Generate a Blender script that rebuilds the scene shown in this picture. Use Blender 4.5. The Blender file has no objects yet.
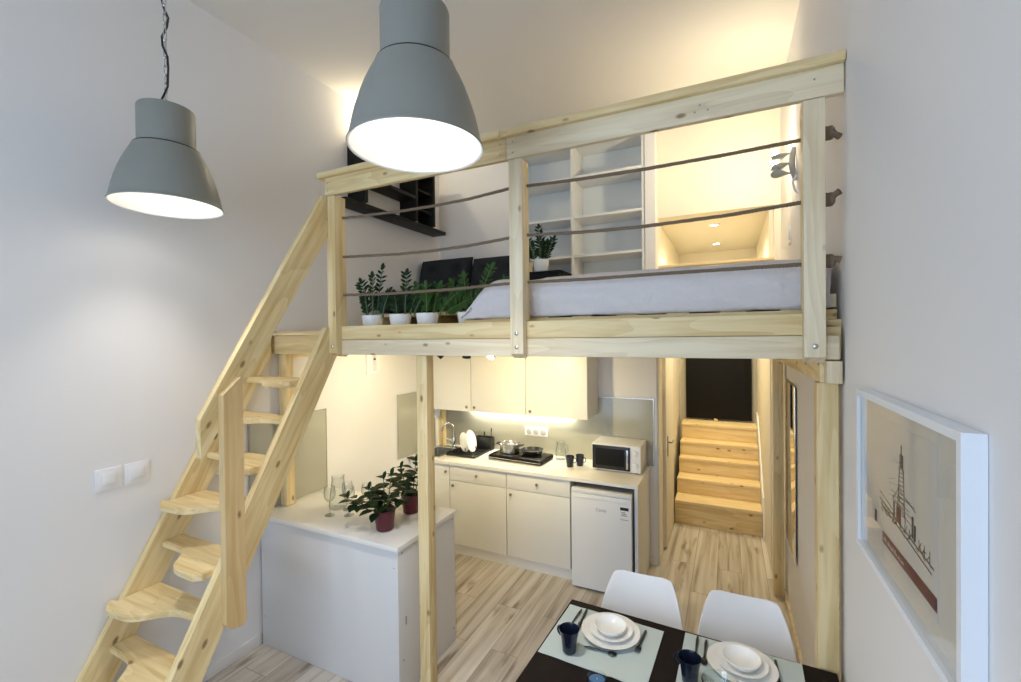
import bpy, bmesh, math, random
from mathutils import Vector, Matrix, noise
R = math.radians
random.seed(7)
scn = bpy.context.scene
COL = scn.collection
WL = {}                                  # unrotated world location of every object built

# ------------------------------------------------------------------ materials
MATS = {}
def newmat(name):
    m = bpy.data.materials.new(name); m.use_nodes = True
    MATS[name] = m
    nt = m.node_tree
    return m, nt, nt.nodes['Principled BSDF']

def N(nt, typ, **kw):
    n = nt.nodes.new(typ)
    for k, v in kw.items(): setattr(n, k, v)
    return n

def plain(name, col, rough=.5, metal=0., spec=.5, bump=0., bscale=40., coat=0., var=0.):
    m, nt, b = newmat(name)
    b.inputs['Base Color'].default_value = (*col, 1)
    b.inputs['Roughness'].default_value = rough
    b.inputs['Metallic'].default_value = metal
    b.inputs['Specular IOR Level'].default_value = spec
    b.inputs['Coat Weight'].default_value = coat
    tc = N(nt, 'ShaderNodeTexCoord')
    nz = N(nt, 'ShaderNodeTexNoise'); nz.inputs['Scale'].default_value = bscale; nz.inputs['Detail'].default_value = 4
    nt.links.new(tc.outputs['Object'], nz.inputs['Vector'])
    if bump:
        bp = N(nt, 'ShaderNodeBump'); bp.inputs['Strength'].default_value = bump; bp.inputs['Distance'].default_value = .004 if bump < .9 else .02
        nt.links.new(nz.outputs['Fac'], bp.inputs['Height']); nt.links.new(bp.outputs['Normal'], b.inputs['Normal'])
    if var:
        mx = N(nt, 'ShaderNodeMix', data_type='RGBA')
        mx.inputs[6].default_value = (*[c * (1 - var) for c in col], 1); mx.inputs[7].default_value = (*[min(1, c * (1 + var)) for c in col], 1)
        nt.links.new(nz.outputs['Fac'], mx.inputs[0]); nt.links.new(mx.outputs[2], b.inputs['Base Color'])
    return m

def emit(name, col, strength):
    m, nt, b = newmat(name)
    b.inputs['Base Color'].default_value = (1, 1, 1, 1)
    b.inputs['Emission Color'].default_value = (*col, 1); b.inputs['Emission Strength'].default_value = strength
    return m

def pine(name, light, dark, knot=(.22, .12, .05)):
    m, nt, b = newmat(name)
    L = nt.links.new
    tc = N(nt, 'ShaderNodeTexCoord'); oi = N(nt, 'ShaderNodeObjectInfo')
    sc = N(nt, 'ShaderNodeMath', operation='MULTIPLY'); sc.inputs[1].default_value = 37.
    L(oi.outputs['Random'], sc.inputs[0])
    add = N(nt, 'ShaderNodeVectorMath', operation='ADD')
    L(tc.outputs['Object'], add.inputs[0]); L(sc.outputs[0], add.inputs[1])
    mp = N(nt, 'ShaderNodeMapping'); mp.inputs['Scale'].default_value = (1.1, 16, 16); L(add.outputs[0], mp.inputs[0])
    n1 = N(nt, 'ShaderNodeTexNoise'); n1.inputs['Scale'].default_value = 1.6; n1.inputs['Detail'].default_value = 5; n1.inputs['Distortion'].default_value = .6
    L(mp.outputs[0], n1.inputs['Vector'])
    mp2 = N(nt, 'ShaderNodeMapping'); mp2.inputs['Scale'].default_value = (.7, 5, 5); L(add.outputs[0], mp2.inputs[0])
    n2 = N(nt, 'ShaderNodeTexNoise'); n2.inputs['Scale'].default_value = 1.; n2.inputs['Detail'].default_value = 2; L(mp2.outputs[0], n2.inputs['Vector'])
    r1 = N(nt, 'ShaderNodeMath', operation='MULTIPLY'); r1.inputs[1].default_value = 9.; L(n2.outputs['Fac'], r1.inputs[0])
    r2 = N(nt, 'ShaderNodeMath', operation='FRACT'); L(r1.outputs[0], r2.inputs[0])
    r3 = N(nt, 'ShaderNodeMath', operation='MULTIPLY'); r3.inputs[1].default_value = .16; L(r2.outputs[0], r3.inputs[0])
    r4 = N(nt, 'ShaderNodeMath', operation='MULTIPLY_ADD'); r4.inputs[1].default_value = .95; L(n1.outputs['Fac'], r4.inputs[0]); L(r3.outputs[0], r4.inputs[2])
    cr = N(nt, 'ShaderNodeValToRGB')
    cr.color_ramp.elements[0].position = .42; cr.color_ramp.elements[0].color = (*light, 1)
    cr.color_ramp.elements[1].position = .80; cr.color_ramp.elements[1].color = (*dark, 1)
    L(r4.outputs[0], cr.inputs[0])
    mk = N(nt, 'ShaderNodeMapping'); mk.inputs['Scale'].default_value = (6.5, 13, 13); L(add.outputs[0], mk.inputs[0])
    vo = N(nt, 'ShaderNodeTexVoronoi'); vo.inputs['Scale'].default_value = 1.; L(mk.outputs[0], vo.inputs['Vector'])
    vr = N(nt, 'ShaderNodeMapRange', interpolation_type='SMOOTHSTEP'); vr.inputs['From Min'].default_value = .19; vr.inputs['From Max'].default_value = .07
    L(vo.outputs['Distance'], vr.inputs['Value'])
    sx = N(nt, 'ShaderNodeSeparateColor'); L(vo.outputs['Color'], sx.inputs[0])
    gt = N(nt, 'ShaderNodeMath', operation='GREATER_THAN'); gt.inputs[1].default_value = .5; L(sx.outputs[0], gt.inputs[0])
    ml = N(nt, 'ShaderNodeMath', operation='MULTIPLY'); L(gt.outputs[0], ml.inputs[0]); L(vr.outputs[0], ml.inputs[1])
    m2 = N(nt, 'ShaderNodeMath', operation='MULTIPLY'); m2.inputs[1].default_value = .85; L(ml.outputs[0], m2.inputs[0])
    mx = N(nt, 'ShaderNodeMix', data_type='RGBA'); L(m2.outputs[0], mx.inputs[0]); L(cr.outputs[0], mx.inputs[6]); mx.inputs[7].default_value = (*knot, 1)
    L(mx.outputs[2], b.inputs['Base Color'])
    b.inputs['Roughness'].default_value = .5; b.inputs['Specular IOR Level'].default_value = .35
    bp = N(nt, 'ShaderNodeBump'); bp.inputs['Strength'].default_value = .12; bp.inputs['Distance'].default_value = .002
    L(n1.outputs['Fac'], bp.inputs['Height']); L(bp.outputs[0], b.inputs['Normal'])
    return m

def laminate(name):
    m, nt, b = newmat(name); L = nt.links.new
    tc = N(nt, 'ShaderNodeTexCoord')
    mp = N(nt, 'ShaderNodeMapping'); mp.inputs['Rotation'].default_value = (0, 0, R(90)); L(tc.outputs['Object'], mp.inputs[0])
    br = N(nt, 'ShaderNodeTexBrick'); br.offset = .37; br.inputs['Scale'].default_value = 1.
    br.inputs['Brick Width'].default_value = 1.29; br.inputs['Row Height'].default_value = .193
    br.inputs['Mortar Size'].default_value = .0016; br.inputs['Mortar Smooth'].default_value = .3
    br.inputs['Color1'].default_value = (0, 0, 0, 1); br.inputs['Color2'].default_value = (1, 1, 1, 1); br.inputs['Mortar'].default_value = (.5, .5, .5, 1)
    L(mp.outputs[0], br.inputs['Vector'])
    # grain shifted from plank to plank
    sv = N(nt, 'ShaderNodeVectorMath', operation='MULTIPLY_ADD'); sv.inputs[1].default_value = (3.1, 5.7, 1.3)
    L(br.outputs['Color'], sv.inputs[0]); L(mp.outputs[0], sv.inputs[2])
    g = N(nt, 'ShaderNodeMapping'); g.inputs['Scale'].default_value = (.45, 9, 1); L(sv.outputs[0], g.inputs[0])
    n1 = N(nt, 'ShaderNodeTexNoise'); n1.inputs['Scale'].default_value = 2.2; n1.inputs['Detail'].default_value = 6; n1.inputs['Distortion'].default_value = .5; L(g.outputs[0], n1.inputs['Vector'])
    g2 = N(nt, 'ShaderNodeMapping'); g2.inputs['Scale'].default_value = (1.2, 6, 1); L(sv.outputs[0], g2.inputs[0])
    n2 = N(nt, 'ShaderNodeTexNoise'); n2.inputs['Scale'].default_value = 1.6; n2.inputs['Detail'].default_value = 4; L(g2.outputs[0], n2.inputs['Vector'])
    cr = N(nt, 'ShaderNodeValToRGB'); e = cr.color_ramp.elements
    e[0].position = .28; e[0].color = (.31, .255, .195, 1); e[1].position = .70; e[1].color = (.66, .63, .58, 1)
    k = e.new(.5); k.color = (.56, .515, .455, 1)
    L(n1.outputs['Fac'], cr.inputs[0])
    dk = N(nt, 'ShaderNodeMapRange', interpolation_type='SMOOTHSTEP'); dk.inputs['From Min'].default_value = .60; dk.inputs['From Max'].default_value = .72; dk.inputs['To Max'].default_value = .75
    L(n2.outputs['Fac'], dk.inputs['Value'])
    mx = N(nt, 'ShaderNodeMix', data_type='RGBA'); L(dk.outputs[0], mx.inputs[0]); L(cr.outputs[0], mx.inputs[6]); mx.inputs[7].default_value = (.20, .14, .095, 1)
    tint = N(nt, 'ShaderNodeMix', data_type='RGBA'); tint.inputs[6].default_value = (.86, .84, .82, 1); tint.inputs[7].default_value = (1.08, 1.07, 1.06, 1); L(br.outputs['Color'], tint.inputs[0])
    mu = N(nt, 'ShaderNodeMix', data_type='RGBA', blend_type='MULTIPLY'); mu.inputs[0].default_value = 1; L(mx.outputs[2], mu.inputs[6]); L(tint.outputs[2], mu.inputs[7])
    gap = N(nt, 'ShaderNodeMix', data_type='RGBA'); L(br.outputs['Fac'], gap.inputs[0]); L(mu.outputs[2], gap.inputs[6]); gap.inputs[7].default_value = (.2, .16, .12, 1)
    L(gap.outputs[2], b.inputs['Base Color']); b.inputs['Roughness'].default_value = .42; b.inputs['Specular IOR Level'].default_value = .4
    return m

def clear_glass(name, tint=(.95, .97, .97), ior=1.45, edge=None, ex=3.0):
    m, nt, b = newmat(name); L = nt.links.new
    nt.nodes.remove(b); out = nt.nodes['Material Output']
    tr = N(nt, 'ShaderNodeBsdfTransparent'); tr.inputs[0].default_value = (*tint, 1)
    gl = N(nt, 'ShaderNodeBsdfGlossy'); gl.inputs['Roughness'].default_value = .03
    lw = N(nt, 'ShaderNodeLayerWeight'); pw = N(nt, 'ShaderNodeMath', operation='POWER'); pw.inputs[1].default_value = ex; L(lw.outputs['Facing'], pw.inputs[0])
    f0 = ((ior - 1) / (ior + 1)) ** 2
    if edge:                                        # light crosses more glass where the wall is seen edge-on
        em = N(nt, 'ShaderNodeMix', data_type='RGBA'); em.inputs[6].default_value = (*tint, 1); em.inputs[7].default_value = (*edge, 1)
        L(pw.outputs[0], em.inputs[0]); L(em.outputs[2], tr.inputs[0])
    fr = N(nt, 'ShaderNodeMath', operation='MULTIPLY_ADD'); fr.inputs[1].default_value = .75 - f0; fr.inputs[2].default_value = f0; L(pw.outputs[0], fr.inputs[0]); lw.inputs['Blend'].default_value = .5
    mx = N(nt, 'ShaderNodeMixShader'); L(fr.outputs[0], mx.inputs[0]); L(tr.outputs[0], mx.inputs[1]); L(gl.outputs[0], mx.inputs[2]); L(mx.outputs[0], out.inputs[0])
    return m

PINE = pine('pine wood', (.82, .67, .38), (.62, .44, .19))
PINEW = pine('pale planed pine', (.84, .735, .53), (.66, .53, .34))
PINEO = pine('oiled pine', (.86, .70, .41), (.74, .54, .26))
PINEN = pine('darker planed pine', (.70, .52, .27), (.56, .38, .17))
LAM = laminate('whitewashed oak laminate')
WALL = plain('white wall paint', (.80, .785, .785), .85, bump=.05, bscale=180, spec=.2)
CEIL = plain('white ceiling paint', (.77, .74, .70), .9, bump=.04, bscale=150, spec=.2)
CREAM = plain('cream wall paint', (.80, .75, .64), .85, bump=.05, bscale=150, spec=.2)
TRIM = plain('white trim', (.80, .79, .78), .45)
LACQ = plain('white cabinet laminate', (.82, .815, .80), .35)
CABF = plain('off white cabinet front', (.79, .78, .74), .38)
PENI = plain('light grey panel', (.70, .70, .71), .45)
WTOP = plain('white worktop', (.82, .81, .78), .3)
FRID = plain('white enamel', (.82, .835, .86), .3)
SPLASH = plain('grey beige back painted glass', (.42, .41, .34), .16, spec=.4)
SHADE = plain('grey green lacquered metal', (.235, .24, .215), .45, spec=.4)
SHADEIN = plain('white inner enamel', (.9, .9, .88), .5)
BLK = plain('black plastic', (.012, .012, .013), .35)
HOBG = plain('black ceramic glass', (.006, .006, .007), .12, spec=.25)
OUTL = plain('white plastic with recess shade', (.45, .45, .43), .5)  # white outlets; the shade in their recesses is put into this grey
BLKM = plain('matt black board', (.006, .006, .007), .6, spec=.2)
SHELFB = plain('black brown shelf board', (.012, .012, .009), .5, spec=.2)
TBL = plain('black brown table top', (.016, .012, .010), .75, spec=.1, var=.25, bscale=20)
STEEL = plain('brushed steel', (.62, .62, .60), .25, metal=1)
CHROME = plain('chrome', (.8, .8, .8), .08, metal=1)
KNOB = plain('aged brass knob', (.35, .27, .16), .4, metal=.8)
CERAM = plain('white ceramic', (.88, .88, .86), .15)
WPLAS = plain('white plastic', (.84, .84, .86), .35)
CHAIR = plain('matt white chair shell', (.86, .865, .88), .4)
NAVY = plain('dark navy glaze', (.008, .013, .030), .2)
MATC = plain('mint grey woven cloth', (.54, .62, .61), .9, bump=.4, bscale=300, spec=.1)
DARKC = plain('charcoal cushion fabric', (.030, .031, .034), .9, bump=.3, bscale=200, spec=.15)
SHEET = plain('white grey cotton', (.70, .665, .665), .9, bump=1.0, bscale=11, spec=.1)
ROPE = plain('jute rope', (.20, .145, .095), .9, bump=.5, bscale=250, var=.25)
LEAF = plain('glossy dark leaf', (.010, .030, .008), .55, spec=.22, var=.4, bscale=15)
LEAF2 = plain('fresh green leaf', (.030, .075, .012), .55, spec=.22, var=.4, bscale=15)
STEM = plain('green stem', (.07, .12, .03), .5)
SOIL = plain('dark potting soil', (.02, .014, .01), .95, bump=.6, bscale=90)
MAROON = plain('maroon glazed pot', (.10, .008, .018), .28)
BGREY = plain('blue grey board', (.70, .74, .75), .6)
SCONCE = plain('grey painted metal', (.36, .37, .36), .4)
PAPER = plain('off white print paper', (.70, .67, .62), .7)
PAPER2 = plain('pale print sheet', (.66, .64, .61), .7)
INK = plain('dark ink', (.03, .025, .028), .8)
INKL = plain('grey ink', (.07, .062, .065), .8)
RED = plain('dark red ink', (.105, .010, .022), .7)
FRAMEM = plain('white frame lacquer', (.80, .84, .90), .4)
MIRR = plain('mirror silver', (.9, .9, .88), .02, metal=1)
GLASS = clear_glass('clear glass', (.93, .95, .94), 1.6, (.30, .33, .31), 2.2); PANE = clear_glass('window glass', (.97, .98, 1))
PICG = clear_glass('picture glass', (.97, .97, .96), 1.2, None, 6.0)
BLUEW = plain('blue candle wax', (.06, .16, .33), .5)
GREYP = plain('grey plastic', (.3, .3, .31), .5)
BULB = emit('warm bulb glow', (1, .94, .85), 12)
BULBW = emit('warm yellow bulb glow', (1, .82, .5), 40)
LEDM = emit('led strip glow', (1, .93, .72), 14)

# ------------------------------------------------------------------ object helpers
def reg(o, loc, parent):
    COL.objects.link(o)
    WL[o.name] = Vector(loc)
    if parent is not None:
        o.parent = parent; o.location = Vector(loc) - WL[parent.name]
    else:
        o.location = loc
    return o

def thing(name, label, cat, loc, group=None):
    o = bpy.data.objects.new(name, None); o.empty_display_size = .05
    o['label'] = label; o['category'] = cat
    if group: o['group'] = group
    return reg(o, loc, None)

def tag(o, label, cat, group=None):
    o['label'] = label; o['category'] = cat
    if group: o['group'] = group
    return o

def obj(name, bm, mat, parent=None, loc=(0, 0, 0), smooth=False, rot=None, sharp=40):
    bmesh.ops.recalc_face_normals(bm, faces=bm.faces)
    me = bpy.data.meshes.new(name); bm.to_mesh(me); bm.free()
    for m in (mat if isinstance(mat, (list, tuple)) else [mat]): me.materials.append(m)
    if smooth:
        me.polygons.foreach_set('use_smooth', [True] * len(me.polygons))
        me.set_sharp_from_angle(angle=R(sharp))
    o = bpy.data.objects.new(name, me)
    if rot is not None: o.rotation_euler = rot
    return reg(o, loc, parent)

def B_box(bm, c, s, M=None, bev=0., mi=0):
    """box of size s at c, optional 3x3/4x4 orientation M"""
    r = bmesh.ops.create_cube(bm, size=1.)
    vs = r['verts']
    for v in vs: v.co = Vector((v.co.x * s[0], v.co.y * s[1], v.co.z * s[2]))
    if bev:
        es = list({e for v in vs for e in v.link_edges})
        rr = bmesh.ops.bevel(bm, geom=es, offset=min(bev, min(s) * .45), segments=2, affect='EDGES', profile=.6)
        vs = list({v for f in rr['faces'] for v in f.verts} | {v for v in vs if v.is_valid})
    for v in vs:
        co = v.co
        if M is not None: co = M @ co
        v.co = co + Vector(c)
    if mi:
        for f in {f for v in vs for f in v.link_faces}: f.material_index = mi
    return vs

def box(name, mat, parent, x0, x1, y0, y1, z0, z1, bev=.002):
    bm = bmesh.new(); B_box(bm, (0, 0, 0), (abs(x1 - x0), abs(y1 - y0), abs(z1 - z0)), bev=bev)
    return obj(name, bm, mat, parent, ((x0 + x1) / 2, (y0 + y1) / 2, (z0 + z1) / 2), smooth=bev > 0, sharp=50)

def boxes(name, mat, parent, lst, loc=(0, 0, 0), bev=.0):
    bm = bmesh.new(); loc = Vector(loc)
    for (x0, x1, y0, y1, z0, z1) in lst:
        B_box(bm, Vector(((x0 + x1) / 2, (y0 + y1) / 2, (z0 + z1) / 2)) - loc, (abs(x1 - x0), abs(y1 - y0), abs(z1 - z0)), bev=bev)
    return obj(name, bm, mat, parent, loc)

def plank(name, mat, parent, x0, x1, y0, y1, z0, z1, bev=.003):
    """axis aligned board whose local X runs along its longest side (for the grain)"""
    d = [x1 - x0, y1 - y0, z1 - z0]; k = d.index(max(d))
    c = ((x0 + x1) / 2, (y0 + y1) / 2, (z0 + z1) / 2)
    bm = bmesh.new()
    if k == 0: rot = (0, 0, 0); s = d
    elif k == 1: rot = (0, 0, R(90)); s = [d[1], d[0], d[2]]
    else: rot = (0, R(-90), 0); s = [d[2], d[1], d[0]]
    B_box(bm, (0, 0, 0), s, bev=bev)
    return obj(name, bm, mat, parent, c, smooth=True, rot=rot, sharp=50)

def xprism(bm, poly, x0, x1):
    """polygon in (y,z) extruded along x"""
    a = [bm.verts.new((x0, y, z)) for y, z in poly]; b = [bm.verts.new((x1, y, z)) for y, z in poly]
    bm.faces.new(a); bm.faces.new(b[::-1])
    for i in range(len(poly)): j = (i + 1) % len(poly); bm.faces.new((a[i], a[j], b[j], b[i]))

def lathe(bm, prof, seg=32, c=(0, 0, 0), closed=False, M=None, mi=0):
    rings = []
    c = Vector(c)
    for r, z in prof:
        if r < 1e-6: p = Vector((0, 0, z)); rings.append([bm.verts.new(c + (M @ p if M is not None else p))])
        else:
            ring = []
            for i in range(seg):
                a = 2 * math.pi * i / seg; p = Vector((r * math.cos(a), r * math.sin(a), z))
                ring.append(bm.verts.new(c + (M @ p if M is not None else p)))
            rings.append(ring)
    if closed: rings.append(rings[0])
    for a, b in zip(rings, rings[1:]):
        for i in range(seg):
            j = (i + 1) % seg
            f = None
            if len(a) == 1 and len(b) == 1: continue
            if len(a) == 1: f = bm.faces.new((a[0], b[j], b[i]))
            elif len(b) == 1: f = bm.faces.new((a[i], a[j], b[0]))
            else: f = bm.faces.new((a[i], a[j], b[j], b[i]))
            if mi: f.material_index = mi
    return rings

def lathe_obj(name, mat, parent, loc, prof, seg=32, closed=False, sharp=40):
    bm = bmesh.new(); lathe(bm, prof, seg, closed=closed)
    return obj(name, bm, mat, parent, loc, smooth=True, sharp=sharp)

def frame_at(d):
    d = d.normalized(); up = Vector((0, 0, 1)) if abs(d.z) < .95 else Vector((1, 0, 0))
    s = d.cross(up).normalized(); return s, s.cross(d).normalized()

def tube(bm, pts, r, seg=8, cap=True, flat=1.):
    pts = [Vector(p) for p in pts]; n = len(pts); rings = []
    s = u = None
    for i, p in enumerate(pts):
        d = (pts[min(i + 1, n - 1)] - pts[max(i - 1, 0)]).normalized()
        if s is None: s, u = frame_at(d)
        else:
            s = (s - d * s.dot(d)).normalized(); u = s.cross(d).normalized()
        rr = r[i] if isinstance(r, (list, tuple)) else r
        rings.append([bm.verts.new(p + s * rr * math.cos(2 * math.pi * k / seg) + u * rr * flat * math.sin(2 * math.pi * k / seg)) for k in range(seg)])
    for a, b in zip(rings, rings[1:]):
        for k in range(seg): j = (k + 1) % seg; bm.faces.new((a[k], a[j], b[j], b[k]))
    if cap: bm.faces.new(rings[0][::-1]); bm.faces.new(rings[-1])

def structure(o): o['kind'] = 'structure'; return o

def text_mesh(txt, size):
    cu = bpy.data.curves.new('t', 'FONT'); cu.body = txt; cu.size = size; cu.align_x = 'CENTER'; cu.align_y = 'CENTER'; cu.extrude = .0004
    o = bpy.data.objects.new('t', cu); COL.objects.link(o)
    dg = bpy.context.evaluated_depsgraph_get(); dg.update()
    me = bpy.data.meshes.new_from_object(o.evaluated_get(dg))
    bpy.data.objects.remove(o); bpy.data.curves.remove(cu)
    return me

# ------------------------------------------------------------------ room shell
XL, XR, YB, ZC = -2.92, .41, 4.25, 4.15
YF = -1.7                                    # wall behind the camera
structure(box('floor', LAM, None, XL - .2, XR + .2, YF - .2, 7.2, -.1, 0, 0))
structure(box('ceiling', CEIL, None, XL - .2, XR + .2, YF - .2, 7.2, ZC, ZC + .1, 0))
structure(box('wall_left', WALL, None, XL - .2, XL, YF, YB, 0, ZC, 0))
structure(boxes('wall_right', WALL, None, [(XR, XR + .2, 2.085, 4.45, 0, ZC), (XR - .012, XR + .2, YF, 2.085, 0, ZC)]))
structure(boxes('wall_back', WALL, None, [
    (XL - .2, -2.02, YB, 4.45, 0, ZC), (-2.02, -.675, YB, 4.45, 0, 2.14), (-2.02, -.675, YB, 4.45, 4.0, ZC),
    (-.675, -.585, YB, 4.45, 0, ZC), (XL - .2, -.6, 4.62, 4.70, 0, ZC), (XL - .2, -2.02, 4.45, 4.62, 0, ZC), (-.675, -.6, 4.45, 4.62, 0, ZC)]))
structure(boxes('wall_niche', CREAM, None, [(-.6, XR + .2, 4.45, 4.55, 3.2, ZC), (-.6, XR + .2, 4.45, 4.55, 2.05, 2.73), (.34, XR + .2, 4.45, 4.55, 0, 2.05), (.36, XR + .2, 4.45, 4.55, 2.73, 3.2)]))
structure(box('trim_1', PINEO, None, -.598, .355, 4.43, 4.56, 2.731, 2.752, .002))
structure(boxes('wall_corridor_left', CREAM, None, [(-.76, -.6, 4.70, 6.6, 0, 3.2)]))
structure(boxes('wall_corridor_right', CREAM, None, [(.33, .6, 4.55, 6.6, 0, 3.2)]))
structure(box('wall_corridor_end', CREAM, None, -.76, .6, 6.6, 6.7, 0, 3.2, 0))
structure(box('ceiling_corridor', CREAM, None, -.76, .6, 4.551, 6.7, 3.2, 3.28, 0))
# wall behind the camera with a tall window
wx0, wx1, wz0, wz1 = -2.35, -.15, .85, 3.35
structure(boxes('wall_front', WALL, None, [(XL - .2, wx0, YF - .2, YF, 0, ZC), (wx1, XR + .2, YF - .2, YF, 0, ZC), (wx0, wx1, YF - .2, YF, 0, wz0), (wx0, wx1, YF - .2, YF, wz1, ZC)]))
win = structure(boxes('window_1', TRIM, None, [(wx0, wx0 + .07, YF - .13, YF - .06, wz0, wz1), (wx1 - .07, wx1, YF - .13, YF - .06, wz0, wz1), (wx0, wx1, YF - .13, YF - .06, wz0, wz0 + .07), (wx0, wx1, YF - .13, YF - .06, wz1 - .07, wz1), ((wx0 + wx1) / 2 - .04, (wx0 + wx1) / 2 + .04, YF - .13, YF - .06, wz0, wz1)]))
box('pane', PANE, win, wx0 + .07, wx1 - .07, YF - .1, YF - .094, wz0 + .07, wz1 - .07, 0)
# skirtings
structure(box('baseboard_left', TRIM, None, XL, XL + .014, YF, 2.02, 0, .075, .003))
structure(box('baseboard_right', PINEW, None, XR - .018, XR, 2.27, 4.15, 0, .055, .003))
structure(box('baseboard_front', TRIM, None, XL + .014, XR - .012, YF, YF + .014, 0, .075, .003))
structure(box('baseboard_back', TRIM, None, -.655, -.6, YB - .014, YB, 0, .075, .003))
# door frame and opened door in the passage
structure(boxes('trim_2', CREAM, None, [(-.584, -.570, YB + .02, 4.45, 0, 2.02)]))
structure(boxes('trim_3', PINEW, None, [(-.6, -.575, 4.452, 4.55, 0, 2.05)]))
dr = structure(box('door_1', CREAM, None, -.588, -.55, 4.62, 5.27, .012, 2.0, .003))
h = bmesh.new(); tube(h, [(-.55, 4.72, 1.03), (-.51, 4.72, 1.03), (-.505, 4.73, 1.03), (-.505, 4.82, 1.03)], .009, 8); B_box(h, (-.546, 4.72, .99), (.008, .035, .2), bev=.003)
hh = obj('door_handle', h, GREYP, dr, (0, 0, 0), smooth=True); hh.location = -WL['door_1']; hh['label'] = 'dark metal handle'

# ------------------------------------------------------------------ staircase in the passage
st = thing('wooden_staircase', 'oiled pine staircase climbing the narrow passage beside the kitchen', 'stairs', (-.11, 5.3, 0))
tops = [.265, .435, .612, .775, .963]; ys = [5.3, 5.57, 5.82, 5.978, 6.18]
z = 0
for i, (t, y) in enumerate(zip(tops, ys)):
    plank('riser', PINEO if i else PINE, st, -.545, .31, y, y + .02, z + (.001 if i == 0 else 0), t - .03)
    y2 = ys[i + 1] + .02 if i < 4 else 6.585
    plank('tread', PINEO, st, -.545, .31, y - .012, y2, t - .03, t)
    z = t
bm = bmesh.new()
pl = [(5.2, .002), (5.2, .09), (5.32, .40), (6.2, 1.10), (6.58, 1.1), (6.58, .9), (6.22, .85), (5.36, .002)]
xprism(bm, pl, .312, .328); sk = obj('skirt_board', bm, TRIM, st); sk.location = -WL[st.name]
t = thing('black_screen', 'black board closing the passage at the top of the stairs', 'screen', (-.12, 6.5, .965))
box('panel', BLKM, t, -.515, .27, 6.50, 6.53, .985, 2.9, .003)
for x in (-.15,):
    bm = bmesh.new(); B_box(bm, (0, 0, 0), (.022, .07, .03), bev=.004)
    obj('wedge', bm, PINEO, t, (x, 6.452, .981), rot=(0, 0, R(28)))['label'] = 'small pine wedge'
for i, y in enumerate((4.97, 6.0)):
    t = thing('ceiling_downlight', ['round recessed downlight in the passage ceiling, nearer the loft', 'round recessed downlight in the passage ceiling, farther from the loft'][i], 'lamp', (-.12, y, 3.2))
    lathe_obj('rim', WPLAS, t, (-.12, y, 3.19), [(.035, .009), (.035, 0), (.048, 0), (.05, .009)], 24)
    lathe_obj('bulb', BULBW, t, (-.12, y, 3.193), [(0, 0), (.034, 0), (.034, .006), (0, .006)], 24)

# ------------------------------------------------------------------ loft
LO = thing('loft_platform', 'pale pine loft platform with posts, beams and top rail above the kitchen', 'loft', (-1.2, 2.14, 0))
plank('beam', PINE, LO, XL + .002, XR - .012, 2.146, 2.19, 1.997, 2.125)
plank('beam_cap', PINEO, LO, XL + .002, -2.27, 2.12, 2.19, 2.126, 2.144)
plank('fascia_board', PINEW, LO, -2.20, .385, 2.10, 2.145, 1.998, 2.090)
plank('fascia_board', PINE, LO, -2.20, -.99, 2.10, 2.145, 2.092, 2.178)
plank('fascia_board', PINE, LO, -.988, .300, 2.10, 2.145, 2.092, 2.178)
def rail_post(x0, x1, y0, y1, z0, z1, mat=None):
    bm = bmesh.new(); L = z1 - z0
    vs = B_box(bm, (0, 0, 0), (L, y1 - y0, x1 - x0), bev=.003)
    for v in vs:
        if v.co.x < -L / 2 + .02 and v.co.y < -(y1 - y0) / 2 + .01: v.co.x += .022     # slanted foot
    return obj('post', bm, mat or PINE, LO, ((x0 + x1) / 2, (y0 + y1) / 2, (z0 + z1) / 2), smooth=True, rot=(0, R(-90), 0), sharp=40)
rail_post(-2.262, -2.192, 2.055, 2.145, 1.985, 2.99)
rail_post(-.992, -.920, 2.055, 2.10, 1.99, 2.99, PINEW)
rail_post(.264, .335, 2.055, 2.10, 1.985, 2.99, PINEW)
plank('post', PINE, LO, -.992, -.92, 2.101, 2.143, 2.18, 2.99)
plank('post', PINE, LO, .264, .335, 2.101, 2.143, 2.18, 2.99)
plank('rail_board', PINE, LO, -2.265, -1.002, 2.05, 2.08, 2.992, 3.10)
plank('rail_board', PINEW, LO, -1.000, .392, 2.05, 2.08, 2.992, 3.10)
plank('rail_cap', PINE, LO, -2.315, -1.03, 2.03, 2.15, 3.101, 3.138, .006)
plank('rail_cap', PINE, LO, -1.028, .395, 2.03, 2.15, 3.101, 3.138, .006)
plank('deck', PINE, LO, XL + .002, XR - .002, 2.191, YB - .002, 2.03, 2.155, 0)
for (x0, x1, y0, y1, z0, z1) in [(-1.632, -1.560, 2.12, 2.190, .001, 1.996), (.322, .393, 2.172, 2.245, .001, 1.90), (.322, .393, 4.15, 4.235, .001, 2.028), (XL + .014, XL + .08, 2.19, 2.26, .907, 2.028), (XL + .002, XL + .06, 4.18, 4.245, .907, 2.028)]:
    plank('support_post', PINE, LO, x0, x1, y0, y1, z0, z1)
plank('side_beam', PINE, LO, .330, .394, 2.16, 4.149, 1.902, 2.028)
plank('beam_end', PINEW, LO, .344, .394, 2.10, 2.158, 1.905, 1.992)
plank('side_beam', PINEO, LO, XL + .003, XL + .05, 2.262, 4.178, 1.965, 2.028)
for x, zz in ((-.957, 2.045), (-.957, 2.115), (.30, 2.05), (-2.228, 2.05)):
    bm = bmesh.new(); lathe(bm, [(0, 0), (.009, 0), (.010, .003), (.006, .006), (0, .006)], 12, M=Matrix.Rotation(R(90), 3, 'X'))
    obj('bolt', bm, STEEL, LO, (x, 2.0555, zz), smooth=True)
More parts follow.
